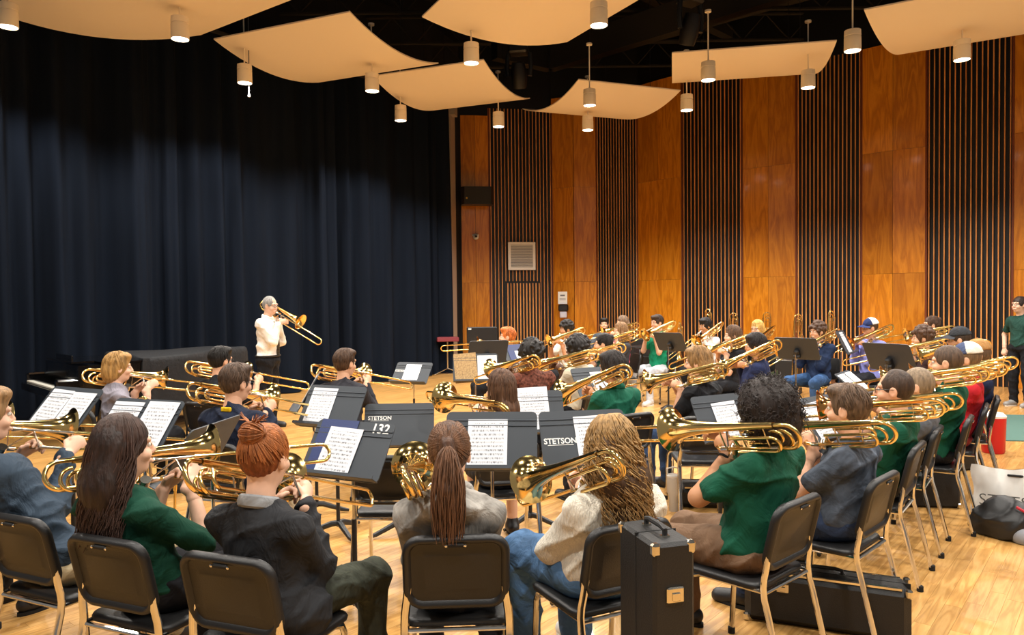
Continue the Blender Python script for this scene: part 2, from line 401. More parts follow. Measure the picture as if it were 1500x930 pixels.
# corner pillar, wall behind the curtain, ceiling, beams
struct(MB().box((-1.52, 18.2, 3.1), (.24, .5, 6.2), R_(-8)).box((-1.75, 18.1, 6.28), (.9, .3, .25), R_(-8)).build('trim_2', trimm, ang=0))
mb = MB()
for a, b in (((-11.5, 5.2), (-7.3, 10.4)), ((-7.3, 10.4), (-4.6, 14.1)), ((-4.6, 14.1), (-2.0, 17.4)), ((-2.0, 17.4), (-1.2, 19.4))):
    A = Vector(a + (0,)); B = Vector(b + (0,)); c = (A + B) / 2; d = B - A; mb.box((c.x, c.y, 4.1), (d.length + .1, .1, 8.2), math.atan2(d.y, d.x))
struct(mb.build('wall_left', mat('wall_dark', '#0d0f14', .9), ang=0))
struct(MB().box((.5, 10, 8.3), (27, 26, .2)).build('ceiling', ceilm, ang=0))
mb = MB()
for a, b, z, hh in (((-.3, 15.0), (.87, 15.8), 6.8, .55), ((.87, 15.8), (3.4, 13.3), 6.8, .55), ((3.4, 13.3), (8.0, 8.6), 6.8, .55), ((-9, 8), (-.5, 15.2), 7.6, .25), ((-6, 6), (5, 17), 7.7, .25), ((-2, 5), (9, 14), 7.7, .25), ((1, 18), (10, 10), 7.4, .3)):
    A = Vector(a + (0,)); B = Vector(b + (0,)); c = (A + B) / 2; d = B - A; mb.box((c.x, c.y, z), (d.length, .22, hh), math.atan2(d.y, d.x))
for k in range(7):
    y = 7.5 + k * 1.7; mb.tube([(-8, y, 7.2), (9, y, 7.2)], .035, 6); mb.tube([(-8, y, 7.75), (9, y, 7.75)], .035, 6)
    for q in range(17): mb.tube([(-8 + q, y, 7.2), (-7.5 + q, y, 7.75), (-7 + q, y, 7.2)], .018, 5)
struct(mb.build('trim_3', beamm, ang=0))

# stage curtain
cp = [(-11.2, 5.0), (-6.96, 10.05), (-4.22, 13.75), (-1.72, 16.95), (-1.56, 17.25)]
pts = []; acc = 0
for a, b in zip(cp[:-1], cp[1:]):
    A = Vector(a); B = Vector(b); L = (B - A).length; nseg = max(2, int(L / .03))
    for i in range(nseg): pts.append((A.lerp(B, i / nseg), acc + L * i / nseg, (B - A).normalized()))
    acc += L
rows = [0.02, .6, 1.5, 3, 4.5, 5.6, 6.2]; vs = []; fs = []; rc = random.Random(11)
ph = [rc.random() * 6.28 for _ in range(8)]
def fold(s, z):
    a = .06 * math.sin(s * 13 + 2.4 * math.sin(s * 2.3 + ph[0]) + .25 * math.sin(z * .5 + ph[1]))
    b = .06 * math.sin(s * 5.3 + 1.3 * math.sin(s * 1.7 + ph[2]) + .3 * math.sin(z * .4 + s)) ; c = .020 * math.sin(s * 33 + 3.0 * math.sin(s * 4 + ph[3])) * (.5 + .5 * math.sin(s * 1.9 + ph[4]))
    return (a + b + c) * 1.5 * (1.15 - .07 * z)
for p, s, t in pts:
    n = Vector((t.y, -t.x))
    for z in rows:
        q = p + n * (fold(s, z) + .12); vs.append((q.x, q.y, z))
nr = len(rows)
for i in range(len(pts) - 1):
    for j in range(nr - 1): fs.append((i * nr + j, (i + 1) * nr + j, (i + 1) * nr + j + 1, i * nr + j + 1))
cu = thing('stage_curtain', 'long pleated navy black curtain hanging along the left wall', 'curtain', (-4.2, 13.7, 0))
mb = MB(); mb.add([(x + 4.2, y - 13.7, z) for x, y, z in vs], fs); mb.build('drape', curtm, cu, 80)
mb = MB(); mb.tube([(a + 4.2 + .25, b - 13.7 - .15, 6.2) for a, b in cp], .05, 8); mb.build('curtain_track', darkmetal, cu)

# ceiling clouds: bent cream reflector panels
def cloud(P, U, V, z, sag, label):
    P = Vector(P); U = Vector(U); V = Vector(V); n = 14; vs = []
    c = P + U / 2 + V / 2
    for i in range(n + 1):
        t = i / n; s = z - sag * 4 * t * (1 - t) * .9 + (.0)
        for u in (0, 1):
            q = P + V * t + U * u - c
            vs += [(q.x, q.y, s - z), (q.x, q.y, s - z + .02)]
    fs = []
    for i in range(n):
        b = i * 4; d = b + 4
        fs += [(b, d, d + 2, b + 2), (b + 1, b + 3, d + 3, d + 1), (b, b + 1, d + 1, d), (b + 2, d + 2, d + 3, b + 3)]
    fs += [(0, 2, 3, 1), (n * 4, n * 4 + 1, n * 4 + 3, n * 4 + 2)]
    th = thing('ceiling_cloud', label, 'acoustic panel', (c.x, c.y, z), 0, 'cream acoustic clouds under the ceiling')
    mb = MB(); mb.add(vs, fs); mb.build('panel', cloudm, th, 40)
    for a, b in ((.2, .15), (.8, .15), (.2, .85), (.8, .85)):
        q = P + V * b + U * a - c; zz = -sag * 4 * b * (1 - b) * .9
        MB().tube([(q.x, q.y, zz + .02), (q.x, q.y, 8.2 - z)], .006, 5).build('suspension_cable', darkmetal, th)
cloud((-6.9, 9.9), (2.2, -1.6), (2.4, 1.0), 5.6, .22, 'cream ceiling cloud cut by the top edge above the left curtain')
cloud((-4.39, 11.09), (2.24, -.99), (.98, 2.22), 5.6, .2, 'large cream ceiling cloud over the standing trombonist, left of centre')
cloud((-2.39, 12.98), (1.97, -.82), (.82, 2.36), 5.6, .2, 'cream ceiling cloud farthest back beside the corner pillar')
cloud((-1.2, 10.3), (1.1, -2.1), (2.08, 1.06), 5.6, .2, 'cream ceiling cloud cut by the top edge at the middle of the photo')
cloud((.26, 15.31), (2.0, .77), (.97, -2.0), 5.6, .25, 'fan shaped cream ceiling cloud with two pendant lamps below it')
cloud((2.6, 11.92), (2.42, -.49), (.36, 1.66), 5.6, .12, 'long low cream ceiling cloud before the plywood wall with two lamps')
cloud((4.86, 10.22), (2.4, -1.5), (1.48, 1.88), 5.6, .2, 'cream ceiling cloud at the right edge of the photo')

# pendant lamps
LP = [(-5.97, 8.9, 'at the far left edge'), (-4.13, 9.37, 'second from the left edge'), (-4.0, 11.26, 'hanging before the curtain left of the large cloud'), (-2.17, 11.76, 'under the right corner of the large cloud'), (-2.01, 13.7, 'farthest back before the curtain'),
      (-.53, 10.43, 'on a short stem under the middle of the ceiling'), (-.22, 14.26, 'before the first slatted bay'), (1.09, 9.05, 'at the top edge right of the middle'), (1.37, 12.77, 'upper of two on the fan shaped cloud'), (1.53, 14.63, 'lower of two below the fan shaped cloud'),
      (3.13, 13.17, 'on a long stem left of the long low cloud'), (3.03, 11.36, 'on the left half of the long low cloud'), (4.74, 11.83, 'on the right end of the long low cloud'), (4.64, 10.08, 'hanging between the two right clouds'), (6.38, 10.51, 'below the cloud at the right edge')]
OFF = [(-3.0, 6.6), (-.6, 6.8), (1.9, 6.4), (4.4, 7.2), (7.0, 7.4), (-5.4, 5.6), (-2.2, 3.6), (.4, 3.4), (2.8, 3.6), (5.2, 4.2), (-1.0, .6), (1.8, .6), (4.4, .8), (-4.2, 2.0), (8.6, 9.2), (7.4, 4.6)]
proto = None
hs = MB().lathe([(.0, .29), (.06, .29), (.105, .275), (.108, .20), (.10, .196), (.10, .186), (.108, .182), (.110, .01), (.104, 0), (.098, .012), (0, .014)], 24).mesh('housing', lampm)
ls = MB().lathe([(.097, .011), (.05, .003), (0, .0)], 24).mesh('lens', lampg)
rd = MB().tube([(0, 0, .28), (0, 0, 1.05)], .011, 8).lathe([(.05, 1.03), (.05, 1.06), (0, 1.06)], 12).mesh('stem', lampm)
sl = bpy.data.lights.new('downlight', 'SPOT'); sl.energy = LAMP_W; sl.spot_size = R_(142); sl.spot_blend = .42; sl.shadow_soft_size = .09; sl.color = (1, .935, .85)
for i, q in enumerate(LP + OFF):
    lab = 'white cylinder pendant lamp ' + q[2] if i < len(LP) else 'white cylinder pendant lamp behind the photographer'
    if i >= len(LP) and i < len(LP) + 5: lab = 'white cylinder pendant lamp above the players, over the top edge'
    th = thing('pendant_lamp', lab, 'lamp', (q[0], q[1], 5.0), 0, 'pendant cylinder lamps')
    link('housing', hs, th); link('lens', ls, th); link('stem', rd, th)
    lo = bpy.data.objects.new('downlight', sl); COL.objects.link(lo); lo.parent = th; lo.location = (0, 0, -.03)

# wall fixtures
def wallmount(name, label, cat, x, y, z, rz): return thing(name, label, cat, (x, y, z), rz)
v = wallmount('air_vent', 'white framed square air grille on the first slatted bay', 'vent', .27, 19.17, 2.81, R_(10.4))
mb = MB(); 
for dx, dz, sx, sz in ((0, .325, .72, .07), (0, -.325, .72, .07), (-.325, 0, .07, .58), (.325, 0, .07, .58)): mb.box((dx, 0, dz), (sx, .04, sz), ch=.006)
mb.build('frame', white, v)
mb = MB().box((0, .01, 0), (.6, .02, .6)); mb.build('backing', mat('vent_grey', '#8d9093', .6), v)
for k in range(14):
    o = MB().box((0, 0, 0), (.58, .012, .022)).build('louver', mat('louver_grey', '#c9ccce', .5), v); o.location = (0, -.008, -.27 + k * .0415); o.rotation_euler = (R_(35), 0, 0)
s = wallmount('loudspeaker', 'black wall mounted loudspeaker high on the first plywood panel', 'speaker', -.84, 18.58, 4.28, R_(6))
MB().prism([(-.40, .18), (-.40, -.1), (-.33, -.18), (.33, -.18), (.40, -.1), (.40, .18)], -.22, .22).build('cabinet', blackpl, s, 20)
MB().box((0, -.185, 0), (.64, .012, .40), ch=.004).build('grille', mat('speaker_grille', '#232426', .7, bump=.5, bscale=400), s)
MB().box((0, .24, .22), (.3, .12, .06)).box((0, .3, 0), (.12, .1, .3)).build('bracket', darkmetal, s)
MB().lathe([(.022, 0), (.022, .01), (0, .01)], 12, Matrix.Translation((-.27, -.19, -.07)) @ Matrix.Rotation(PI / 2, 4, 'X')).build('badge', gold3, s)
c = wallmount('security_camera', 'small white camera on the first plywood panel under the speaker', 'camera', -.9, 18.9, 3.3, R_(8))
MB().box((0, .06, .04), (.16, .1, .04), ch=.008).build('mount', white, c)
Sd = Sdf().ball((0, 0, 0), (.075, .07, .08)); V, F_ = Sd.mesh(.01); link('head', np_mesh('head', [(V, F_)], mat('camera_grey', '#cfd2d4', .4)), c)
MB().lathe([(.03, 0), (.03, .03), (.02, .035), (0, .03)], 14, Matrix.Translation((0, -.06, .0)) @ Matrix.Rotation(PI / 2, 4, 'X')).build('lens', mat('lens_black', '#0a0a0c', .1), c)
s = wallmount('notice_sheet', 'white printed notice on the folded plywood bay', 'notice', 1.32, 19.22, 1.72, R_(-12))
MB().box((0, 0, 0), (.24, .012, .32)).build('sheet', white, s, 0)
MB().box((0, -.007, .06), (.12, .004, .04)).box((0, -.007, -.02), (.16, .003, .012)).box((0, -.007, -.05), (.16, .003, .012)).build('print', mat('ink_grey', '#77787a', .8), s, 0)
s = wallmount('sanitizer_dispenser', 'black and white hand gel dispenser below the notice', 'dispenser', 1.33, 19.12, 1.42, R_(-12))
MB().box((0, 0, .04), (.26, .1, .18), ch=.03).build('cover', blackpl, s)
MB().box((0, .0, -.14), (.18, .08, .16), ch=.02).build('bottle', mat('gel_pale', '#cfd0e0', .4), s)

def moving_head(x, y, z, label, rz):
    t = thing('stage_light', label, 'stage light', (x, y, z), rz)
    MB().box((0, 0, .42), (.34, .30, .16), ch=.03).build('base', ironbl, t)
    for sx in (-1, 1): MB().tube([(sx * .2, 0, .36), (sx * .22, 0, .1), (sx * .2, 0, -.05)], .04, 8).build('yoke_arm', ironbl, t)
    MB().lathe([(0, .2), (.11, .19), (.14, .05), (.14, -.1), (.12, -.24), (.11, -.26), (.1, -.24), (0, -.22)], 18, Matrix.Rotation(R_(20), 4, 'X')).build('head', darkmetal, t)
    for sx in (-1, 1): MB().tube([(sx * .1, 0, .5), (sx * .1, 0, 8.2 - z)], .02, 6).build('hanging_rod', darkmetal, t)
moving_head(2.72, 11.2, 5.75, 'black moving head stage light hanging above the long low cloud', R_(30))
moving_head(.17, 13.4, 5.75, 'black moving head stage light hanging beside the fan shaped cloud', R_(-10))

# ================================================================== CHAIRS
def back_shell():
    W0, H0, r = .41, .31, .075; M = Matrix.Translation((0, -.225, .665)) @ Matrix.Rotation(R_(13), 4, 'X')
    mb = MB(); rings = []
    def ring(ins, y):
        o = rrect(W0 - 2 * ins, H0 - 2 * ins, max(.012, r - ins), 6); vs = []
        for x, z in o: vs.append(M @ Vector((x, y + .30 * x * x - .012, z)))
        return vs
    prof = [(.02, .016), (.004, .012), (0, 0), (.006, -.018), (.016, -.022), (.024, -.020), (.034, -.006), (.075, -.004), (.082, -.007)]
    allv = [ring(*p) for p in prof]; n = len(allv[0]); vs = [q for a in allv for q in a]; fs = []
    for i in range(len(prof) - 1):
        for k in range(n): fs.append((i * n + k, (i + 1) * n + k, (i + 1) * n + (k + 1) % n, i * n + (k + 1) % n))
    fs.append(tuple(range(n))); fs.append(tuple((len(prof) - 1) * n + k for k in range(n))[::-1])
    return MB().add(vs, fs)
CH = {}
CH['backrest'] = (back_shell().mesh('backrest', blackpl, 50), None)
seat = MB()
o = rrect(.43, .41, .06, 5); prof = [(.03, -.022), (.004, -.014), (0, 0), (.006, .010), (.02, .016), (.07, .013), (.13, .008)]
vs = []
for ins, z in prof:
    for x, y in rrect(.43 - 2 * ins, .41 - 2 * ins, max(.015, .06 - ins), 5): vs.append((x, y + .02, .445 + z + (-.10 * max(0, y - .12))))
n = len(o); fs = [(i * n + k, i * n + (k + 1) % n, (i + 1) * n + (k + 1) % n, (i + 1) * n + k) for i in range(len(prof) - 1) for k in range(n)]
fs += [tuple(range(n))[::-1], tuple((len(prof) - 1) * n + k for k in range(n))]
CH['seat'] = (seat.add(vs, fs).mesh('seat', blackpl, 50), None)
def chair_legs():
    out = []
    for sx in (-1, 1):
        x = sx * .195
        out.append(('rear_leg', MB().tube([(x * .95, -.214, .60), (x * .97, -.212, .56), (x * 1.0, -.208, .52), (x * 1.02, -.203, .49), (x * 1.03, -.200, .45), (x * 1.03, -.205, .40), (x * 1.04, -.225, .33), (x * 1.05, -.30, .02)], .0125, 8, flat=1.35).mesh('rear_leg', chrome), (x * 1.05, -.305)))
        out.append(('front_leg', MB().tube([(x * .98, .12, .425), (x, .165, .41), (x * 1.02, .178, .38), (x * 1.03, .20, .02)], .0115, 8, flat=1.3).mesh('front_leg', chrome), (x * 1.03, .201)))
    return out
LEGS = chair_legs()
CAPS = {}
for nm, me, (x, y) in LEGS: CAPS[(x, y)] = MB().lathe([(.0, 0), (.018, 0), (.018, .03), (.014, .034), (0, .034)], 10, Matrix.Translation((x, y, 0))).mesh('foot_cap', rubber)
BAR = MB().tube([(-.195, -.198, .425), (.195, -.198, .425)], .010, 8).tube([(-.19, .15, .418), (.19, .15, .418)], .010, 8).tube([(-.195, -.198, .43), (-.19, .15, .42)], .010, 8).tube([(.195, -.198, .43), (.19, .15, .42)], .010, 8).mesh('seat_frame', chrome)
M_ = Matrix.Translation((0, -.225, .665)) @ Matrix.Rotation(R_(13), 4, 'X')
SLOT = MB().box((0, -.031, .125), (.062, .012, .014), ch=.003, M=M_).mesh('handle_slot', rubber)
RIV = [MB().lathe([(.006, 0), (.006, .004), (.003, .006), (0, .006)], 8, M_ @ Matrix.Translation((sx * .036, -.032, .125)) @ Matrix.Rotation(PI / 2, 4, 'X')).mesh('rivet', chrome) for sx in (-1, 1)]
LB = MB().tube([(-.19, -.232, .545), (-.1, -.238, .545), (.1, -.238, .545), (.19, -.232, .545)], .009, 6).mesh('lower_bar', chrome)
def chair(x, y, yaw, label, detail=True, bar=False):
    t = thing('chair', label, 'chair', (x, y, 0), -R_(yaw), 'black stacking chairs with chrome legs')
    b = link('backrest', CH['backrest'][0], t); link('seat', CH['seat'][0], t)
    for nm, me, xy in LEGS:
        l = link(nm, me, t); link('foot_cap', CAPS[xy], l)
    link('seat_frame', BAR, t)
    if bar: link('lower_bar', LB, t)
    if detail:
        link('handle_slot', SLOT, b)
        for r in RIV: link('rivet', r, b)
    return t

# ================================================================== MUSIC STANDS
def desk_mesh():
    mb = MB(); o = rrect(.50, .33, .03, 4)
    Mx = Matrix.Rotation(PI / 2, 4, 'X')
    mb.prism(o, -.003, .003, Mx)
    for z in (.085, .115): mb.tube([(-.245, -.004, z), (.245, -.004, z)], .005, 6)
    return mb.mesh('desk', standbl)
DESK = desk_mesh()
LEDGE = MB().box((0, -.03, -.160), (.50, .062, .005), ch=.002).box((0, -.06, -.153), (.50, .004, .018)).mesh('ledge', standbl)
BRACK = MB().box((0, .03, -.06), (.06, .06, .13), ch=.012).lathe([(.022, -.035), (.022, .035)], 12, Matrix.Translation((0, .055, -.08)) @ Matrix.Rotation(PI / 2, 4, 'Y')).mesh('bracket', ironbl)
KNOB = MB().lathe([(.014, 0), (.014, .03), (0, .03)], 10, Matrix.Translation((0, .075, -.08)) @ Matrix.Rotation(-PI / 2, 4, 'X')).mesh('knob', chrome)
FOOT = [MB().tube([(math.cos(a) * r, math.sin(a) * r, z) for r, z in ((.0, .085), (.05, .08), (.12, .055), (.20, .028), (.25, .018))], [.022, .022, .020, .018, .012], 8).mesh('foot', ironbl) for a in (R_(90), R_(210), R_(330))]
POLES = {}
FOLDW = mat('white_stencil', '#e8e8e4', .7)
TXT = {}
def lettering(s, size): 
    if (s, size) not in TXT: TXT[(s, size)] = textmesh(s, size, FOLDW, bold=size * .02)
    return TXT[(s, size)]
STANDS = []
def stand(x, y, dz, yaw, label, tilt=28, roll=0, papers=(), text=None, who=''):
    t = thing('music_stand', label, 'music stand', (x, y, 0), -R_(yaw), 'black music stands')
    k = round(dz, 2)
    if k not in POLES: POLES[k] = (MB().tube([(0, .05, .06), (0, .05, k * .58)], .014, 10).mesh('pole', ironbl), MB().tube([(0, .05, k * .5), (0, .05, k - .07)], .0095, 10).mesh('inner_pole', chrome))
    link('pole', POLES[k][0], t); link('inner_pole', POLES[k][1], t)
    for fm in FOOT: f = link('foot', fm, t); f.location = (0, .05, 0)
    Dm = Matrix.Translation((0, 0, dz)) @ Matrix.Rotation(R_(roll), 4, 'Y') @ Matrix.Rotation(-R_(tilt), 4, 'X')
    d = link('desk', DESK, t, Dm); link('ledge', LEDGE, d); link('bracket', BRACK, d); link('knob', KNOB, d)
    if text:
        for s, u, v, size in text:
            o = link('lettering', lettering(s, size), d); o.location = (u, -.0042, v); o.rotation_euler = (PI / 2, 0, 0)
            if s == 'STETSON': MB().box((u, -.0042, v - size * .48), (size * 3.3, .001, size * .07)).build('underline', FOLDW, d, 0)
    W = Matrix.Translation((x, y, 0)) @ Matrix.Rotation(-R_(yaw), 4, 'Z') @ Dm
    for p in papers:   # (u, v, rot, w, h, material, label, name, category)
        u, v, ro, pw, phh, m, lab, nm, cat = p
        ppp = [q for q in papers].index(p)
        o = MB().box((0, 0, 0), (pw, .0024, phh)).build(nm, m, None, 0)
        o.matrix_world = W @ Matrix.Translation((u, -.007 - .003 * ppp, v)) @ Matrix.Rotation(R_(ro), 4, 'Y')
        tag(o, lab, cat, 'sheets of music on the stands' if cat == 'sheet music' else None)
    return t
def sheet(u, v, ro, lab, i=0, w_=.216, h=.28): return (u, v, ro, w_, h, PAPERS[i % 4], lab, 'sheet_music', 'sheet music')

# ================================================================== TROMBONES
def trombone_parts():
    P = {}
    By = Matrix.Rotation(-PI / 2, 4, 'X')      # lathe z -> +y
    D = Vector((-.168, 0, .002)); C = Vector((-.118, 0, -.105))
    prof = []
    N = 30
    for i in range(N + 1):
        y = -.26 + .56 * (1 - (1 - i / N) ** 2.2); prof.append((.0102 * (.333 - y) ** -.7 - .0035 * max(0, (y - .2) / .1), y))
    r1 = prof[-1][0]
    inner = [(max(.003, r - .0015), y) for r, y in prof[8:]][::-1]
    rim = [(r1 + .0016, .3008), (r1 + .0012, .3025), (r1 - .001, .3025)]
    P['bell'] = (MB().lathe(prof + rim + inner, 36, Matrix.Translation((D.x, 0, D.z)) @ By, closed=True), gold, 60)
    mid = (D + C) / 2; rad = (D - C).length / 2; ud = (D - C).normalized(); cy = -.36 + rad
    up = [mid + ud * (rad * math.cos(a)) + Vector((0, cy - rad * math.sin(a), 0)) for a in [PI * i / 14 for i in range(15)]]
    P['tuning_slide'] = (MB().tube([D + Vector((0, -.22, 0))] + up + [C + Vector((0, -.20, 0))], .0098, 10), gold, 60)
    for i, (q, y) in enumerate(((D, -.235), (C, -.225), (D, -.06), (C, .04))): P['ferrule.%d' % i] = (MB().tube([q + Vector((0, y - .018, 0)), q + Vector((0, y + .018, 0))], .0125, 10), nickel, 60)
    Bx = Vector((.03, 0, -.075))
    goose = [C + Vector((0, -.22, 0)), C + Vector((0, .05, 0)), C + Vector((.004, .12, .0)), C + Vector((.02, .165, .004)), C + Vector((.06, .19, .015)), Bx + Vector((-.04, .17, -.01)), Bx + Vector((-.01, .13, -.003)), Bx + Vector((0, .13, 0))]
    goose = [C + Vector((0, -.22, 0)), C + Vector((0, .06, 0)), C + Vector((.03, .10, .005)), Bx + Vector((-.04, .10, -.006)), Bx + Vector((0, .15, 0))]
    P['gooseneck'] = (MB().tube(goose, .0085, 10), gold, 60)
    P['valve'] = (MB().lathe([(.0, -.03), (.022, -.03), (.022, .03), (0, .03)], 16, Matrix.Translation((C.x + .012, .0, C.z - .012)) @ Matrix.Rotation(R_(40), 4, 'Y')), nickel, 40)
    for kk, (off, yr, wd, o2) in enumerate(((Vector((.022, 0, -.004)), -.31, .80, 0), (Vector((.030, 0, .02)), -.255, .52, 0), (Vector((-.026, 0, -.012)), -.275, .62, 0))):
        m2 = mid + off + ud * (-rad * (1 - wd)); r2 = rad * wd
        u2 = [m2 + ud * (r2 * math.cos(a)) + Vector((0, yr + r2 - r2 * math.sin(a), 0)) for a in [PI * i / 12 for i in range(13)]]
        yf = (-.02, -.06, -.03)[kk]
        f2 = [m2 + ud * (-r2 * math.cos(a)) + Vector((0, yf - r2 * .6 + r2 * .6 * math.sin(a), 0)) for a in [PI * i / 8 for i in range(9)]]
        fa = MB(); fa.tube(u2 + ([f2[0], ] if kk else f2[:5]), .0078, 8)
        if kk: fa = MB().tube([m2 + ud * r2 + Vector((0, yf, 0))] + u2 + [f2[0]], .0078, 8)
        P['valve_tubing.%d' % kk] = (fa, gold, 60)
    for i, y in enumerate((-.20, -.08, .03)): P['brace.%d' % i] = (MB().tube([D + Vector((0, y, 0)), C + Vector((0, y, 0))], .0042, 6), nickel, 60)
    P['brace.3'] = (MB().tube([C + Vector((.0, .02, .0)), Vector((0, .10, 0)), ], .0042, 6), nickel, 60)
    A0 = Vector((0, 0, 0))
    P['inner_slide'] = (MB().tube([(0, .06, 0), (0, .74, 0)], .0062, 8).tube([Bx + Vector((0, .12, 0)), Bx + Vector((0, .74, 0))], .0062, 8).tube([(0, .09, 0), Bx + Vector((0, .09 + .03, 0))], .0055, 6), nickel, 60)
    mp = MB().lathe([(.0055, .09), (.006, .05), (.0085, .03), (.0125, .012), (.0128, .0), (.009, .0), (.004, .012)], 14, By, closed=True)
    P['mouthpiece'] = (mp, nickel, 60)
    m3 = Bx / 2; r3 = Bx.length / 2; u3 = Bx.normalized()
    bow = [m3 - u3 * (r3 * math.cos(a)) + Vector((0, .80 - r3 + r3 * math.sin(a), 0)) for a in [PI * i / 10 for i in range(11)]]
    P['hand_slide'] = (MB().tube([(0, .17, 0)] + bow + [Bx + Vector((0, .17, 0))], .0082, 10).tube([(0, .19, 0), Bx + Vector((0, .19, 0))], .005, 8).tube([(0, .165, 0), (0, .20, 0)], .0105, 10).tube([Bx + Vector((0, .165, 0)), Bx + Vector((0, .20, 0))], .0105, 10), gold, 60)
    return P
TP = {k: (mb.mesh(k, m, a)) for k, (mb, m, a) in trombone_parts().items()}
TPR = TP['bell'].copy(); TPR.materials.clear(); TPR.materials.append(gold2)
def trombone(M, label, ext=0., rose=False, group='trombones held by the players'):
    t = thing('trombone', label, 'trombone', M=M, group=group)
    for k, me in TP.items():
        o = link(k.split('.')[0], TPR if (rose and k == 'bell') else me, t)
        if k == 'hand_slide': o.location = (0, ext, 0)
    return t

# ================================================================== PEOPLE
def V3(*a): return np.array(a, float)
def rotz(a): c, s = math.cos(a), math.sin(a); return np.array([[c, -s, 0], [s, c, 0], [0, 0, 1]])
def rotx(a): c, s = math.cos(a), math.sin(a); return np.array([[1, 0, 0], [0, c, -s], [0, s, c]])
def unit(v): return v / max(1e-9, np.linalg.norm(v))
def ik(s, w_, l1, l2, pole):
    d = w_ - s; L = np.linalg.norm(d)
    if L > (l1 + l2) * .985: w_ = s + d / L * (l1 + l2) * .985; d = w_ - s; L = np.linalg.norm(d)
    a = (l1 * l1 - l2 * l2 + L * L) / (2 * L); h = math.sqrt(max(0, l1 * l1 - a * a)); u = d / L
    p = pole - u * (pole @ u); return s + u * a + unit(p) * h, w_
def hand(sd, w_, g, n, sgn, fs=1.0, curl=1.0):
    """palm, four unequal bent fingers and a thumb; w_ wrist, g direction, n palm normal"""
    h = unit(g); n = unit(n - h * (n @ h)); s = np.cross(h, n) * sgn
    k = w_ + h * .085
    sd.cone(w_ - h * .03, w_, .025, .024, k=.012)
    sd.cone(w_ + h * .005, k, .026, .036, k=.012, flat=(n[0], n[1], n[2], 1.9))
    for i, ln in enumerate((.92, 1.0, .95, .78)):
        b = k - h * .008 + s * (.031 - .0205 * i); q1 = b + h * .036 * ln + n * .010; q2 = q1 + h * .006 * ln + n * .027 * ln * curl; q3 = q2 - h * .018 * ln + n * .012
        sd.cone(b, q1, .0098, .0088, k=.004); sd.cone(q1, q2, .0088, .0082, k=.004); sd.cone(q2, q3, .0082, .0072, k=.003)
    t0 = w_ + h * .028 + s * .022; t1 = t0 + h * .028 + s * .020 + n * .014; t2 = t1 + h * .030 - s * .004 + n * .010
    sd.cone(t0, t1, .013, .0105, k=.008); sd.cone(t1, t2, .0105, .0085, k=.004)
def wrinkle(seed, amp):
    r = random.Random(seed); a = [r.uniform(.75, 1.25) for _ in range(6)]; p = [r.random() * 6 for _ in range(8)]
    def f(X, Y, Z):
        w1 = 14 * a[0] * Z + 7 * a[1] * X + p[0] + 1.6 * np.sin(9 * X + 6 * Y + p[1]) + .9 * np.sin(17 * Z + p[2])
        w2 = 17 * a[2] * (Z - .9 * X) + 9 * Y + p[3] + 1.8 * np.sin(8 * a[3] * Y + 11 * X + p[4])
        w3 = 12 * a[4] * (Z + .8 * Y) - 12 * X + p[5] + 1.5 * np.sin(13 * Z + p[6])
        rg = lambda w: (1 - np.abs(np.sin(w))) ** 2
        m1 = .5 + .5 * np.sin(6 * X + 7 * Z + p[7]); m2 = .5 + .5 * np.sin(8 * Y - 5 * Z + p[2])
        return -amp * (1.1 * rg(w1) * m1 + 1.0 * rg(w2) * m2 + .8 * rg(w3) * (1 - m1) - .18)
    return f
def strands(mb, paths, r, n=4):
    for p in paths:
        m = len(p); mb.tube(p, [r * (1 - .65 * i / (m - 1)) for i in range(m)], n, caps=False)
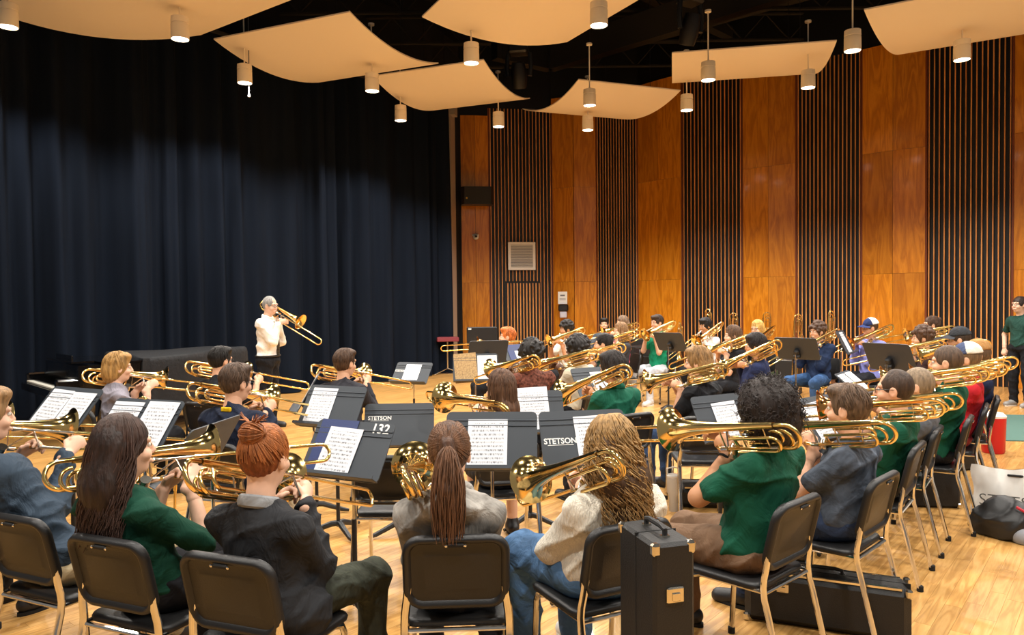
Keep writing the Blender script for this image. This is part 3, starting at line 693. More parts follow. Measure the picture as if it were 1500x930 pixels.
def hair_build(style, col, parent, Hm, near, seed, col2=None):
    """Hm: 4x4 head matrix (head centre frame, facing +Y)"""
    rd_ = random.Random(seed); m = hairm(col); sd = Sdf(); R = rd_.uniform
    h = .0075 if near else .011
    sk = V3(.084, .104, .108); sc = V3(0, -.012, .026)
    lo = -.075
    if style in ('short', 'buzz', 'balding', 'bowl', 'mid', 'curlshort', 'cap'):
        g = {'short': 1.0, 'buzz': .965, 'balding': .955, 'bowl': 1.07, 'mid': 1.06, 'curlshort': 1.12, 'cap': .97}[style]
        sd.ball(sc, sk * g, .02)
        if style in ('short', 'mid', 'bowl'): sd.ball((0, .045, .10), (.07, .055, .035), .03)
        if style == 'bowl': sd.ball((0, -.05, -.03), (.083, .075, .085), .03)
        if style == 'mid': sd.ball((0, -.05, -.04), (.085, .08, .10), .03); lo = -.14
        if style == 'curlshort':
            for i in range(70):
                a = R(-PI, PI); e = R(-.1, 1.5); q = sc + sk * 1.08 * V3(math.cos(e) * math.sin(a), -math.cos(e) * math.cos(a), math.sin(e)); sd.ball(q, R(.018, .028), .008)
        sd.ball((0, .125, -.055 if style != 'bowl' else -.075), (.088, .088, .125), .015, sub=True)
        if style == 'balding': sd.ball((0, .11, .115), (.062, .075, .08), .02, sub=True)
        if style not in ('mid', 'bowl'):
            for sx in (-1, 1): sd.ball((sx * .09, .012, -.04), (.03, .03, .05), .01, sub=True)
        sd.cuts.append((0, 0, -1, -lo if style in ('mid',) else .075))
    elif style == 'afro':
        sd.ball((0, -.02, .04), (.118, .13, .122), .03)
        for i in range(90):
            a = R(-PI, PI); e = R(-.5, 1.5); q = V3(0, -.02, .04) + V3(.118, .13, .122) * V3(math.cos(e) * math.sin(a), -math.cos(e) * math.cos(a), math.sin(e)); sd.ball(q, R(.012, .02), .006)
        sd.ball((0, .15, -.05), (.09, .10, .12), .015, sub=True); sd.cuts.append((0, 0, -1, .085))
    elif style == 'bigcurl':
        sd.ball((0, -.03, .02), (.138, .138, .142), .03); sd.ball((0, -.06, -.07), (.128, .11, .10), .04)
        sd.ball((0, .14, -.05), (.085, .095, .12), .015, sub=True)
    elif style in ('tail', 'bun', 'knot'):
        sd.ball(sc, sk * .985, .02); sd.ball((0, .125, -.055), (.085, .086, .12), .015, sub=True)
        for sx in (-1, 1): sd.ball((sx * .09, .012, -.04), (.03, .03, .05), .01, sub=True)
        if style == 'bun': sd.ball((0, -.085, .095), (.048, .045, .042), .012)
        if style == 'knot': sd.ball((0, -.10, .07), (.035, .035, .035), .012)
        if style == 'tail': sd.cone((0, -.11, .05), (0, -.16, -.12), .026, .036, .02); sd.cone((0, -.16, -.12), (0, -.155, -.22), .040, .026, .02)
        sd.cuts.append((0, 0, -1, .13))
        if style == 'tail': sd.cuts = []
    else:   # long, longcurl, longfine, blondshoulder
        Ld = {'long': -.28, 'longcurl': -.27, 'longfine': -.25, 'shoulder': -.13}[style]
        sd.ball(sc, sk * 1.03, .02)
        wdt = {'long': .122, 'longcurl': .115, 'longfine': .078, 'shoulder': .085}[style]
        sd.cone((0, -.055, .0), (0, -.085, Ld * .5), wdt * .85, wdt, .04, flat=(0, 1, 0, 1.5)); sd.cone((0, -.085, Ld * .5), (0, -.10, Ld), wdt, wdt * .72, .03, flat=(0, 1, 0, 2.0))
        sd.ball((0, .13, -.07), (.085, .092, .14), .015, sub=True)
    if style not in ('buzz', 'balding', 'cap'):
        p0 = R(0, 6)
        sd.noise = lambda X, Y, Z: .0022 * np.sin(26 * np.arctan2(X, -Y + .02) + 3 * np.sin(30 * Z + p0)) + .0012 * np.sin(60 * X + 50 * Y + p0)
    V, F_ = sd.mesh(h); parts = [(V, F_)]
    mb = MB(); cur = []
    el = lambda th, a, g=1.0: sc + sk * g * V3(math.sin(th) * math.sin(a), -math.sin(th) * math.cos(a), math.cos(th))
    if near:
        if style == 'long':
            for i in range(620):
                a = R(-2.35, 2.35); g = R(1.02, 1.10); L = R(-.38, -.25); q = [V3(R(-.01, .01), .03, .13)] + [el(t, a, g) for t in (.35, .7, 1.05, 1.4)]
                ex, ey = q[-1][0], q[-1][1]; w0 = R(0, 6); wa = R(.006, .020)
                for j in range(1, 9):
                    t = j / 8; z = .02 + (L - .02) * t; sp = 1 + .55 * t
                    q.append(V3(ex * sp * (1 if abs(a) < 1.7 else 1.05) + wa * math.sin(7 * t + w0), min(ey, .02) - .035 * t + (.0 if abs(a) < 1.5 else -.05 * t) + wa * math.cos(6 * t + w0), z))
                cur.append(q)
            strands(mb, cur, .0042)
        elif style == 'longcurl':
            for i in range(430):
                a = R(-2.3, 2.3); g = R(1.03, 1.16); L = R(-.36, -.16); q = []; f0 = R(0, 6); rad = R(.010, .019)
                base = [V3(R(-.02, .02), .02, .132)] + [el(t, a, g) for t in (.4, .8, 1.2, 1.5)]
                e0 = base[-1]
                for j in range(1, 8): t = j / 7; base.append(V3(e0[0] * (1 + .35 * t), e0[1] * (1 + .15 * t) - .02 * t, e0[2] + (L - e0[2]) * t))
                for j in range(31):
                    t = j / 30 * (len(base) - 1); k = min(int(t), len(base) - 2); p = base[k] + (base[k + 1] - base[k]) * (t - k)
                    amp = rad * min(1, max(0, (j - 5) / 8)); q.append(p + V3(amp * math.cos(f0 + j * 1.15), amp * math.sin(f0 + j * 1.15), .3 * amp * math.sin(j)))
                cur.append(q)
            strands(mb, cur, .0046, 3)
        elif style == 'bigcurl':
            for i in range(700):
                a = R(-PI, PI); e = R(-.9, 1.5); d = V3(math.cos(e) * math.sin(a), -math.cos(e) * math.cos(a), math.sin(e))
                if d[1] > .55 and d[2] < .45: continue
                c0 = V3(0, -.03, .0) + V3(.130, .132, .138) * d; q = []; f0 = R(0, 6); u = unit(np.cross(d, V3(.3, .2, 1))); v_ = np.cross(d, u); rad = R(.007, .013); sw = V3(R(-.02, .02), R(-.02, .02), R(-.03, .01))
                for j in range(14): q.append(c0 + d * (.040 * j / 13) + sw * (j / 13) ** 2 + u * rad * math.cos(f0 + j * .9) + v_ * rad * math.sin(f0 + j * .9))
                cur.append(q)
            strands(mb, cur, .0030, 3)
        elif style in ('tail', 'bun', 'knot'):
            tie = {'tail': V3(0, -.125, .055), 'bun': V3(0, -.075, .085), 'knot': V3(0, -.09, .07)}[style]
            for i in range(420):
                a = R(-2.5, 2.5); th = R(.5, 2.0); q = []
                s0 = el(th, a, 1.0)
                if s0[2] < -.085: continue
                for j in range(7):
                    p = s0 + (tie - s0) * (j / 6); d = (p - sc) / sk; l = np.linalg.norm(d); p = sc + (p - sc) * max(1, 1.015 / l) if j < 6 else tie; q.append(p)
                cur.append(q)
            if style == 'tail':
                for i in range(260):
                    ox, oy = R(-1, 1), R(-1, 1); L = R(-.32, -.20); q = [tie]; w0 = R(0, 6)
                    for j in range(1, 10): t = j / 9; sp = .018 + .045 * math.sin(min(1, t * 1.1) * 2.2); q.append(V3(ox * sp + .006 * math.sin(5 * t + w0), -.135 - .035 * math.sin(t * 2) + oy * sp * .6, .05 + (L - .05) * t))
                    cur.append(q)
            if style == 'bun':
                for i in range(150):
                    c0 = V3(0, -.085, .098); f0 = R(0, 6); tl = R(-1.2, 1.2); rr_ = R(.034, .05); q = []
                    for j in range(12): a = f0 + j * .33; p = V3(math.cos(a), math.sin(a) * math.cos(tl), math.sin(a) * math.sin(tl)) * rr_; q.append(c0 + p * V3(1.05, .95, .95))
                    cur.append(q)
                for i in range(26):
                    a = R(-3, 3); q = [V3(0, -.085, .12), V3(.03 * math.sin(a), -.085 + .02 * math.cos(a), .145), V3(.055 * math.sin(a), -.08 + .04 * math.cos(a), .155 + R(-.01, .02))]; cur.append(q)
            strands(mb, cur, .0034)
        elif style in ('short', 'mid', 'bowl', 'longfine', 'shoulder'):
            low = {'short': 1.75, 'mid': 2.05, 'bowl': 1.95, 'longfine': 1.6, 'shoulder': 1.6}[style]; g0 = {'short': 1.0, 'mid': 1.06, 'bowl': 1.06, 'longfine': 1.03, 'shoulder': 1.03}[style]
            for i in range(420):
                a = R(-PI, PI); t0 = R(.05, 1.3); fr = abs(a) > 1.9
                t1 = min(low, t0 + R(.4, .8)) if not fr else min(1.05, t0 + R(.3, .6))
                if t1 <= t0: continue
                tw = R(-.25, .25); q = [el(t0 + (t1 - t0) * j / 6, a + tw * (j / 6), g0 + .02 + .025 * math.sin(PI * j / 6) + (.03 if fr else 0)) for j in range(7)]
                cur.append(q)
            if style in ('longfine', 'shoulder'):
                L0 = {'longfine': -.30, 'shoulder': -.17}[style]
                for i in range(260):
                    a = R(-2.2, 2.2); q = [el(t, a, R(1.03, 1.07)) for t in (.3, .8, 1.3)]; e0 = q[-1]
                    for j in range(1, 6): t = j / 5; q.append(V3(e0[0] * (1 + .05 * t) + .006 * math.sin(6 * t + i), e0[1] - .02 * t, e0[2] + (R(L0 - .03, L0 + .03) - e0[2]) * t))
                    cur.append(q)
            strands(mb, cur, .0034)
        if mb.f: parts.append((np.array(mb.v), np.array(mb.f)))
    out = []
    Rm = np.array(Hm.to_3x3()); T = np.array(Hm.translation)
    for V, F_ in parts: out.append((V @ Rm.T + T, F_))
    me = np_mesh('hair', out, m)
    if col2 and len(parts) > 1:
        me.materials.append(hairm(col2)); n0 = len(parts[0][1]); n1 = len(parts[1][1]); me.polygons.foreach_set('material_index', [0] * n0 + [1] * n1)
    return link('hair', me, parent)

def person(pid, desc, head, byaw, tyaw, pitch, skin='#c99a78', hair=('short', '#4a3526'), shirt=('tee', '#2b2b2e', 'plain'), pants=('long', '#25262c', 'plain'), shoes='#1c1c1e',
           near=False, bulk=1.0, ext=0., play=True, stand_=False, glasses=False, cap=None, roll=0, lean=-3, chairyaw=None, has_chair=True, rose=False, seed=1, feet=0., knees=.0, mid=False, tie=False, seat=None, hands='play', collar=None, wristband=None, sleeve=.66, elbow=.36, empty_lbl=None):
    X, Y, Z = head
    hipz = .92 if stand_ else .53
    base_top = (1.297 + .39) if stand_ else 1.297
    dz = Z - base_top
    tl = .47 + dz * .85
    la = R_(lean if not stand_ else 1)
    hip = V3(0, 0, hipz); sp = V3(0, math.sin(la), math.cos(la))
    neck = hip + sp * tl + V3(0, 0, dz * .15); rel = tyaw - byaw
    Hc = neck + V3(0, .03, .178)
    Rb = rotz(-R_(byaw))
    if seat:
        byaw = seat[2]; rel = tyaw - byaw; Rb = rotz(-R_(byaw)); org = V3(seat[0], seat[1], 0)
        hl = Rb.T @ (V3(X, Y, 0) - org); hip = V3(hl[0] * .15, -.02, hipz)
        neck = V3(hl[0] * .96, hl[1] - .03, Z - 1.297 + .997); Hc = neck + V3(hl[0] * .04, .03, .18); d_ = neck - hip; tl = np.linalg.norm(d_); sp = d_ / tl
    else: org = V3(X, Y, 0) - Rb @ V3(Hc[0], Hc[1], 0)
    hp = pitch * .35
    Rh = rotz(-R_(rel)) @ rotx(-R_(hp))
    Hm = Matrix.Translation(Hc) @ Matrix([list(r) for r in Rh]).to_4x4()
    mouth = Hc + Rh @ V3(0, .108, -.066)
    root = thing('person', 'person ' + desc, 'person', (org[0], org[1], 0), -R_(byaw), None)
    vb, vc, vh = (.010, .0085, .0048) if near else ((.013, .013, .007) if mid else (.015, .016, .0085))
    # trombone frame in body space
    Rt = rotz(-R_(rel)) @ rotx(-R_(pitch)) @ np.array(Matrix.Rotation(R_(roll), 3, 'Y'))
    tb = lambda *p: mouth + Rt @ V3(*p)
    sw_ = .164 * (.5 + .5 * bulk)
    sh = {1: neck + V3(sw_, -.01, -.062), -1: neck + V3(-sw_, -.01, -.062)}
    arms = {}
    for sx in (1, -1):
        if hands == 'play':
            g = tb(.015, .19 + ext, -.04) if sx > 0 else tb(-.035, .115, -.075)
            out_ = tb(.06, .19 + ext - .07, -.12) if sx > 0 else tb(-.085, .05, -.165)
            d = unit(out_ - g); w_ = g + d * .088; pole = V3(sx * elbow, -.2, -.9)
        else:
            g = V3(sx * .14, .36, hipz + .10) if not stand_ else V3(sx * .215, .07, hipz - .12); w_ = g + (V3(sx * .03, -.075, .03) if not stand_ else V3(0, -.02, .085)); pole = V3(sx * .6, -.5, -.3)
        e, w2 = ik(sh[sx], w_, .285, .255, pole); g = g + (w2 - w_); arms[sx] = (e, w2, g)
    # ---- body (skin), one continuous figure
    sd = Sdf(); b = bulk
    sd.ball(hip + V3(0, 0, .02), V3(.15 * b, .105 * b, .10), .04); sd.ball(hip + sp * tl * .35, V3(.13 * b, .09 * b, .13), .05); sd.ball(hip + sp * tl * .72, V3(.148 * b, .095 * b, .14), .05)
    sd.cone(neck + V3(0, -.01, -.04), neck + V3(0, .012, .09), .058, .050, .03)
    for sx in (1, -1):
        e, w_, g = arms[sx]
        ar = 1.0 if shirt[0] in ('tee', 'polo') else .82
        sd.cone(neck + V3(0, -.01, -.06), sh[sx] + V3(0, 0, -.008), .038, .040, .04); sd.cone(sh[sx] + V3(0, 0, -.008), e, .040 * b * ar, .038 * b * ar, .03); sd.cone(e, w_, .040 * b * ar, .026, .02)
        if stand_: hx = V3(sx * .085, 0, hipz - .02); kn = V3(sx * .10, .02, .48); an = V3(sx * .11, -.01, .09)
        else: hx = V3(sx * .085, .02, .535); kn = V3(sx * (.135 + knees), .43, .515); an = V3(sx * (.14 + knees * .8), .41 + feet * (1 if sx > 0 else .6), .09)
        sd.cone(hx, kn, .075 * b, .054, .04); sd.cone(kn, an, .052, .036, .02); sd.cone(an + V3(0, -.02, -.04), an + V3(0, .12, -.06), .03, .025, .02)
        arms[(sx, 'leg')] = (hx, kn, an)
    parts = [sd.mesh(vb)]
    hd = Sdf()
    hd.ball((0, -.012, .026), (.074, .094, .094), .02); hd.ball((0, .022, -.035), (.060, .072, .075), .03); hd.ball((0, .05, -.085), (.034, .038, .028), .03)
    hd.cone((0, .092, .014), (0, .110, -.020), .008, .0115, .010); hd.ball((0, .1, -.027), (.016, .012, .009), .006)
    hd.cone((-.045, .078, .030), (.045, .078, .030), .012, .012, .015)
    for sx in (1, -1):
        hd.ball((sx * .032, .098, .008), (.017, .014, .011), .010, sub=True); hd.ball((sx * .036, .07, -.03), (.026, .024, .022), .02)
        hd.ball((sx * .076, .004, -.008), (.012, .022, .034), .006); hd.ball((sx * .090, .010, -.006), (.008, .012, .02), .006, sub=True)
    hd.cone((-.02, .098, -.062), (.02, .098, -.062), .009, .009, .008); hd.cone((0, -.005, -.07), (0, -.02, -.17), .052, .054, .03)
    V, F_ = hd.mesh(vh if near else vh * 1.15); parts.append((V @ Rh.T + Hc, F_))
    hs_ = Sdf()
    for sx in (1, -1):
        e, w_, g = arms[sx]; nrm = (Rt @ V3(-.8 if sx > 0 else .7, .35, .2)) if hands == 'play' else V3(0, .1, -1)
        hand(hs_, w_, g - w_, nrm, sx if sx > 0 else -1, curl=1.0 if hands == 'play' else .4)
        hs_.cone(w_ + (e - w_) * .25, w_, .031, .0262, .01)
    parts.append(hs_.mesh(.0048 if near else (.006 if mid else .0078)))
    sm = skinm(skin); body = link('body', np_mesh('body', parts, sm), root)
    # ---- eyes, brows, mouth
    Hx = Hm
    for sx in (1, -1):
        o = MB().lathe([(0, -.011)] + [(.011 * math.sin(PI * i / 6), -.011 * math.cos(PI * i / 6)) for i in range(1, 6)] + [(0, .011)], 10, Hx @ Matrix.Translation((sx * .032, .0815, .008))).build('eye', mat('eye_white', '#d8d2c8', .25), root)
        MB().lathe([(.0052, 0), (.0052, .0022), (0, .003)], 10, Hx @ Matrix.Translation((sx * .032, .0912, .007)) @ Matrix.Rotation(-PI / 2, 4, 'X')).build('iris', mat('iris_dark', '#2a1c14', .2), o)
        MB().tube([Hx @ Vector((sx * x_, y_, z_)) for x_, y_, z_ in ((.014, .092, .031), (.030, .091, .036), (.047, .078, .031))], [.0035, .004, .002], 6).build('eyebrow', hairm(hair[1]), root)
    MB().tube([Hx @ Vector((x_, y_, -.063)) for x_, y_ in ((-.021, .096), (-.01, .106), (0, .109), (.01, .106), (.021, .096))], [.002, .0048, .005, .0048, .002], 6).build('lips', mat('lips_' + skin.strip('#'), [min(1, c * f) for c, f in zip([int(skin[i:i + 2], 16) / 255 for i in (1, 3, 5)], (.88, .66, .66))], .5), root)
    # ---- shirt
    kind, scol, weave = shirt; cl = cloth(scol, weave); ss = Sdf(); q = 1.0 if kind != 'hoodie' else 1.08
    ss.ball(hip + V3(0, 0, .03), V3(.172 * b * q, .125 * b * q, .11), .05); ss.ball(hip + sp * tl * .35, V3(.158 * b * q, .115 * b * q, .15), .06); ss.ball(hip + sp * tl * .70, V3(.172 * b * q, .118 * b * q, .155), .06)
    ss.cone(neck + V3(0, -.012, -.05), neck + V3(0, -.006, .008), .074, .060, .03)
    for sx in (1, -1):
        e, w_, g = arms[sx]; S0 = sh[sx]
        ss.cone(neck + V3(0, -.012, -.050), S0, .058, .060 * b, .05)
        if kind in ('tee', 'polo'):
            ends = S0 + (e - S0) * sleeve; ss.cone(S0, ends, .060 * b, .058 * b, .03)
        else:
            ss.cone(S0, e, .061 * b * q, .053 * b * q, .03); ss.cone(e, w_ + (e - w_) * .06, .056 * b * q, .037 * q, .025)
    if kind in ('jacket',):
        ss.cone(hip + V3(-.12, .02, .0), hip + V3(.12, .02, .0), .10, .10, .05)
        ss.cone(hip + V3(.10, -.05, .02), hip + V3(.15, .05, -.02), .07, .075, .05)
    if kind == 'hoodie': ss.cone(neck + V3(-.06, -.085, -.02), neck + V3(.06, -.085, -.02), .045, .045, .04); ss.cone(neck + V3(-.09, .0, .0), neck + V3(.09, 0, .0), .035, .035, .03)
    ss.cuts.append((0, 0, -1, -(hipz - .085) if not tie else -(hipz + .04)))
    ss.noise = wrinkle(seed, .015 if near else .012)
    hs2 = vc
    shirt_o = link({'tee': 't_shirt', 'polo': 'polo_shirt', 'long': 'long_sleeved_shirt', 'hoodie': 'hoodie', 'jacket': 'jacket', 'sweater': 'sweater', 'dress': 'dress_shirt'}.get(kind, 'shirt'), np_mesh('shirt', [ss.mesh(hs2)], cl), root)
    if kind == 'polo' or kind == 'dress' or collar:
        cm = cloth(collar or scol); ring = [neck + V3(.064 * math.cos(a), -.006 + .066 * math.sin(a), .022 - .022 * math.sin(a)) for a in [2 * PI * i / 20 for i in range(20)]]
        MB().tube(ring, .013, 8, closed=True, flat=1.9).build('collar', cm, shirt_o)
    if tie:
        a0 = neck + V3(0, .075, -.035); a1 = hip + sp * tl * .70 + V3(0, .135, 0); a2 = hip + sp * tl * .35 + V3(0, .138, 0); a3 = hip + V3(0, .142, .06)
        MB().tube([a0, a1, a2, a3], [.016, .022, .032, .026], 8, flat=.5).build('necktie', mat('tie_stripe', '#3a3426', .6, var=.8, vscale=5, stretch=(1, 1, 12)), root)
    # ---- trousers
    pk, pcol, pw = pants; ps = Sdf(); ps.ball(hip + V3(0, -.005, -.005), V3(.168 * b, .128 * b, .10), .04)
    for sx in (1, -1):
        hx, kn, an = arms[(sx, 'leg')]
        if pk == 'long': ps.cone(hx, kn, .092 * b, .070, .04); ps.cone(kn, an + V3(0, 0, .0), .068, .056, .03)
        elif pk == 'wide': ps.cone(hx, kn, .098 * b, .085, .04); ps.cone(kn, an, .084, .075, .03)
        else: ps.cone(hx, hx + (kn - hx) * .86, .094 * b, .086, .04)
    ps.noise = wrinkle(seed + 50, .011)
    link({'long': 'trousers', 'wide': 'trousers', 'shorts': 'shorts'}[pk], np_mesh('trousers', [ps.mesh(vc)], cloth(pcol, pw)), root)
    if stand_ and tie: MB().tube([hip + V3(.166 * b * math.cos(a), .128 * b * math.sin(a), .055) for a in [2 * PI * i / 20 for i in range(20)]], .014, 6, closed=True).build('belt', leatherette, root)
    for sx in (1, -1):
        hx, kn, an = arms[(sx, 'leg')]; fs_ = Sdf(); x, y = an[0], an[1]
        fs_.cone((x, y - .035, .052), (x, y + .02, .06), .042, .045, .02); fs_.cone((x, y + .02, .05), (x + sx * .015, y + .15, .030), .044, .042, .03); fs_.cone((x, y, .06), (x, y, .10), .044, .042, .02)
        fs_.cuts.append((0, 0, -1, -.004)); so = link('shoe', np_mesh('shoe', [fs_.mesh(.009 if near else .012)], mat('shoe_' + shoes.strip('#'), shoes, .5, bump=.1)), root)
        MB().prism([(x + sx * .006 + .046 * math.cos(a) * (1 if math.sin(a) < 0 else .95), y + .055 + .135 * math.sin(a)) for a in [2 * PI * i / 16 for i in range(16)]], 0, .018).build('sole', mat('sole_pale', '#d9d6cf', .7) if shoes in ('#c9c9c6', '#8c8a88') else rubber, so)
    # ---- hair, cap, glasses
    hair_build(hair[0], hair[1], root, Hm, near or mid, seed + 9, hair[2] if len(hair) > 2 else None)
    if cap:
        c0, c1 = cap[:2]; cs = Sdf(); cs.ball((0, -.012, .045), (.088, .108, .100), .02); cs.cuts.append((0, 0, -1, -.045)); V, F_ = cs.mesh(.009)
        co = link('cap', np_mesh('cap', [(V @ Rh.T + Hc, F_)], cloth(c0)), root)
        vs = []; fs = []
        for i in range(13):
            a = -1.25 + 2.5 * i / 12
            for rr_, zz in ((.088, .062), (.125, .056), (.165, .046)): vs.append(Hx @ Vector((math.sin(a) * rr_ * .82, math.cos(a) * rr_ + .01, zz - .03 * abs(math.sin(a)) ** 2))); vs.append(Hx @ Vector((math.sin(a) * rr_ * .82, math.cos(a) * rr_ + .01, zz - .004 - .03 * abs(math.sin(a)) ** 2)))
        for i in range(12):
            for j in range(2):
                p = i * 6 + j * 2; fs += [(p, p + 2, p + 8, p + 6), (p + 1, p + 7, p + 9, p + 3)]
            fs += [(i * 6 + 4, i * 6 + 5, i * 6 + 11, i * 6 + 10)]
        MB().add(vs, fs).build('brim', cloth(c1 if c1[0] == '#' else c0), co)
        if len(cap) > 2:
            cs = Sdf(); cs.ball((0, -.015, .047), (.0895, .1095, .1015), .02); cs.cuts += [(0, 0, -1, -.048), (0, 1, 0, .01)]; V, F_ = cs.mesh(.009); link('cap_mesh_back', np_mesh('cap_back', [(V @ Rh.T + Hc, F_)], cloth(cap[2])), co)
        MB().lathe([(.007, 0), (.006, .006), (0, .008)], 8, Hx @ Matrix.Translation((0, -.012, .144))).build('button', cloth(c0), co)
    if glasses:
        gl = MB()
        for sx in (1, -1):
            gl.tube([Hx @ Vector((sx * .033 + .022 * math.cos(a), .106 - .10 * abs(sx * .033 + .022 * math.cos(a)) ** 1.5, .006 + .017 * math.sin(a))) for a in [2 * PI * i / 14 for i in range(14)]], .0019, 5, closed=True)
            gl.tube([Hx @ Vector((sx * .056, .100, .010)), Hx @ Vector((sx * .080, .05, .012)), Hx @ Vector((sx * .084, .0, .010)), Hx @ Vector((sx * .082, -.012, -.006))], .0019, 5)
        gl.tube([Hx @ Vector((-.011, .107, .010)), Hx @ Vector((.011, .107, .010))], .0019, 5); gl.build('glasses', blackpl, root)
    if wristband:
        e, w_, g = arms[wristband]; u = unit(e - w_); c0 = w_ + u * .02; a1 = unit(np.cross(u, V3(0, 0, 1))); a2 = np.cross(u, a1)
        MB().tube([c0 + (a1 * math.cos(a) + a2 * math.sin(a)) * .031 for a in [2 * PI * i / 14 for i in range(14)]], .007, 6, closed=True).build('wristband', rubber, root)
    wm = Matrix.Translation((org[0], org[1], 0)) @ Matrix.Rotation(-R_(byaw), 4, 'Z')
    if play:
        M = wm @ Matrix.Translation(mouth) @ Matrix([list(r) for r in Rt]).to_4x4()
        trombone(M, 'brass trombone played by the person ' + desc, ext, rose)
    if has_chair and not stand_:
        chair(org[0], org[1], byaw if chairyaw is None else chairyaw, 'chair under the person ' + desc, detail=near or mid)
    return root, wm, arms, hip, neck, sp, tl

# ================================================================== THE PLAYERS
GREEN = ('polo', '#0f4a36', 'plain'); LIGHT = '#d2a284'; PALE = '#dbb096'; TAN = '#b98560'; BROWN = '#5a3a28'
JEANS = ('long', '#34527c', 'denim'); BLK = ('long', '#1a1b1f', 'plain')
def P(*a, **k):
    k.setdefault('seed', len(PEOPLE) * 3 + 2); PEOPLE.append(person(*a, **k)); return PEOPLE[-1]
PEOPLE = []
# outer arc, backs to the camera
P('P0', 'just outside the left edge, bell showing', (-2.98, 3.75, 1.29), 26, 38, 10, LIGHT, ('short', '#3a2a20'), ('sweater', '#2a2c33', 'plain'), BLK, mid=True)
P('P1', 'at the left edge in a slate blue sweatshirt', (-2.42, 3.38, 1.31), 22, 42, 12, PALE, ('short', '#8a6a46'), ('sweater', '#34414f', 'plain'), ('long', '#b9a988', 'plain'), near=True, ext=.1, seat=(-2.0, 3.33, 24))
P('P2', 'with very long dark brown hair, green top', (-1.575, 2.98, 1.235), 14, 48, 3, PALE, ('long', '#291b16', '#3d2a22'), ('tee', '#123f30', 'plain'), ('wide', '#17171b', 'plain'), near=True, bulk=.9, ext=.0, seat=(-1.46, 3.03, 22), sleeve=.95)
P('P3', 'with auburn hair bun and charcoal jacket', (-.94, 2.78, 1.23), 12, 16, 19, PALE, ('bun', '#7a4220', '#9a5c30'), ('jacket', '#2b2c2f', 'plain'), ('long', '#3a3d34', 'heather'), near=True, bulk=.98, collar='#8a8c8e', knees=.05, seat=(-.93, 2.82, 20))
P('P4', 'with long brown ponytail and grey hoodie', (-.257, 2.95, 1.205), -2, -3, 12, PALE, ('tail', '#4a2f1e', '#664630'), ('hoodie', '#8e8a84', 'heather'), ('long', '#26262a', 'plain'), near=True, bulk=.95, seat=(-.235, 3.03, -3))
P('P5', 'with long blond curls and cream knit sweater', (.41, 3.1, 1.19), -26, -29, 22, PALE, ('longcurl', '#4a3524', '#9c7a4c'), ('sweater', '#e2dbcb', 'knit'), ('wide', '#4f7097', 'denim'), '#c9c9c6', near=True, bulk=1.05, elbow=.8, seat=(.35, 3.14, -26))
P('P6', 'with big dark curly hair and green polo', (1.17, 3.45, 1.285), -32, -40, 9, TAN, ('bigcurl', '#241a16'), GREEN, ('long', '#6f5642', 'plain'), near=True, bulk=1.15, wristband=-1, ext=.0, elbow=1.1, seat=(1.08, 3.42, -42))
P('P7', 'in a heather blue grey t-shirt, short brown hair', (1.75, 3.85, 1.225), -40, -50, 8, LIGHT, ('short', '#5a4534'), ('tee', '#4a515c', 'heather'), ('long', '#2c3850', 'denim'), near=True, elbow=.8, seat=(1.65, 3.82, -45))
P('P8', 'with glasses and green polo behind the grey t-shirt', (2.33, 4.5, 1.24), -48, -60, 8, LIGHT, ('balding', '#3b2b20'), GREEN, BLK, near=True, glasses=True, bulk=1.1, rose=True, seat=(2.21, 4.55, -52))
P('P9', 'in a faded grey shirt between two green polos', (2.74, 5.0, 1.2), -50, -60, 10, LIGHT, ('buzz', '#7d6a54'), ('tee', '#5b5f66', 'plain'), BLK, mid=True, seat=(2.63, 5.08, -54))
P('P10', 'with cropped hair and green polo behind balding player', (3.19, 5.42, 1.32), -50, -56, 12, LIGHT, ('buzz', '#4a382a'), GREEN, BLK, near=True, bulk=1.12, seat=(3.10, 5.50, -54))
P('P11', 'in a red shirt and blue cap', (3.70, 6.02, 1.29), -55, -64, 12, LIGHT, ('cap', '#6a5238'), ('tee', '#b3212b', 'plain'), ('long', '#8c2a34', 'plain'), mid=True, bulk=1.1, cap=('#46506e', '#46506e', '#d9d6cc'), seat=(3.58, 6.06, -56))
P('P12', 'in a navy top and tan cap', (4.06, 6.45, 1.29), -62, -76, 13, LIGHT, ('cap', '#5a4634'), ('long', '#1b2440', 'plain'), BLK, mid=True, bulk=1.1, cap=('#a37a4a', '#a37a4a'), seat=(3.97, 6.52, -58))
P('P13', 'in a dark grey cap at the right', (4.72, 7.8, 1.34), -60, -66, 16, LIGHT, ('cap', '#3a2c22'), ('tee', '#2a2b30', 'plain'), BLK, mid=True, cap=('#34363a', '#34363a'))
P('P14', 'with wavy brown hair beside the dark cap', (4.83, 8.7, 1.31), -70, -78, 14, LIGHT, ('curlshort', '#4d3627'), ('tee', '#3a2a2a', 'plain'), BLK, mid=True)
P('P15', 'with a small topknot at the right back', (5.96, 10.5, 1.39), -72, -80, 12, LIGHT, ('knot', '#4a3324'), ('tee', '#3a3d44', 'plain'), BLK, mid=True)
P('P16', 'in a lavender sweatshirt and blue white cap', (5.04, 10.4, 1.36), -98, -92, 24, LIGHT, ('cap', '#4a3626'), ('sweater', '#7f84c6', 'plain'), ('shorts', '#1b1c22', 'plain'), bulk=1.15, mid=True, cap=('#27335e', '#27335e', '#e8e8e8'), rose=True, knees=.05)
P('P17', 'in a navy hoodie and blue jeans', (4.3, 10.4, 1.32), -128, -112, 22, LIGHT, ('curlshort', '#4b3528'), ('hoodie', '#20304f', 'plain'), JEANS, mid=True, ext=.05, knees=.06)
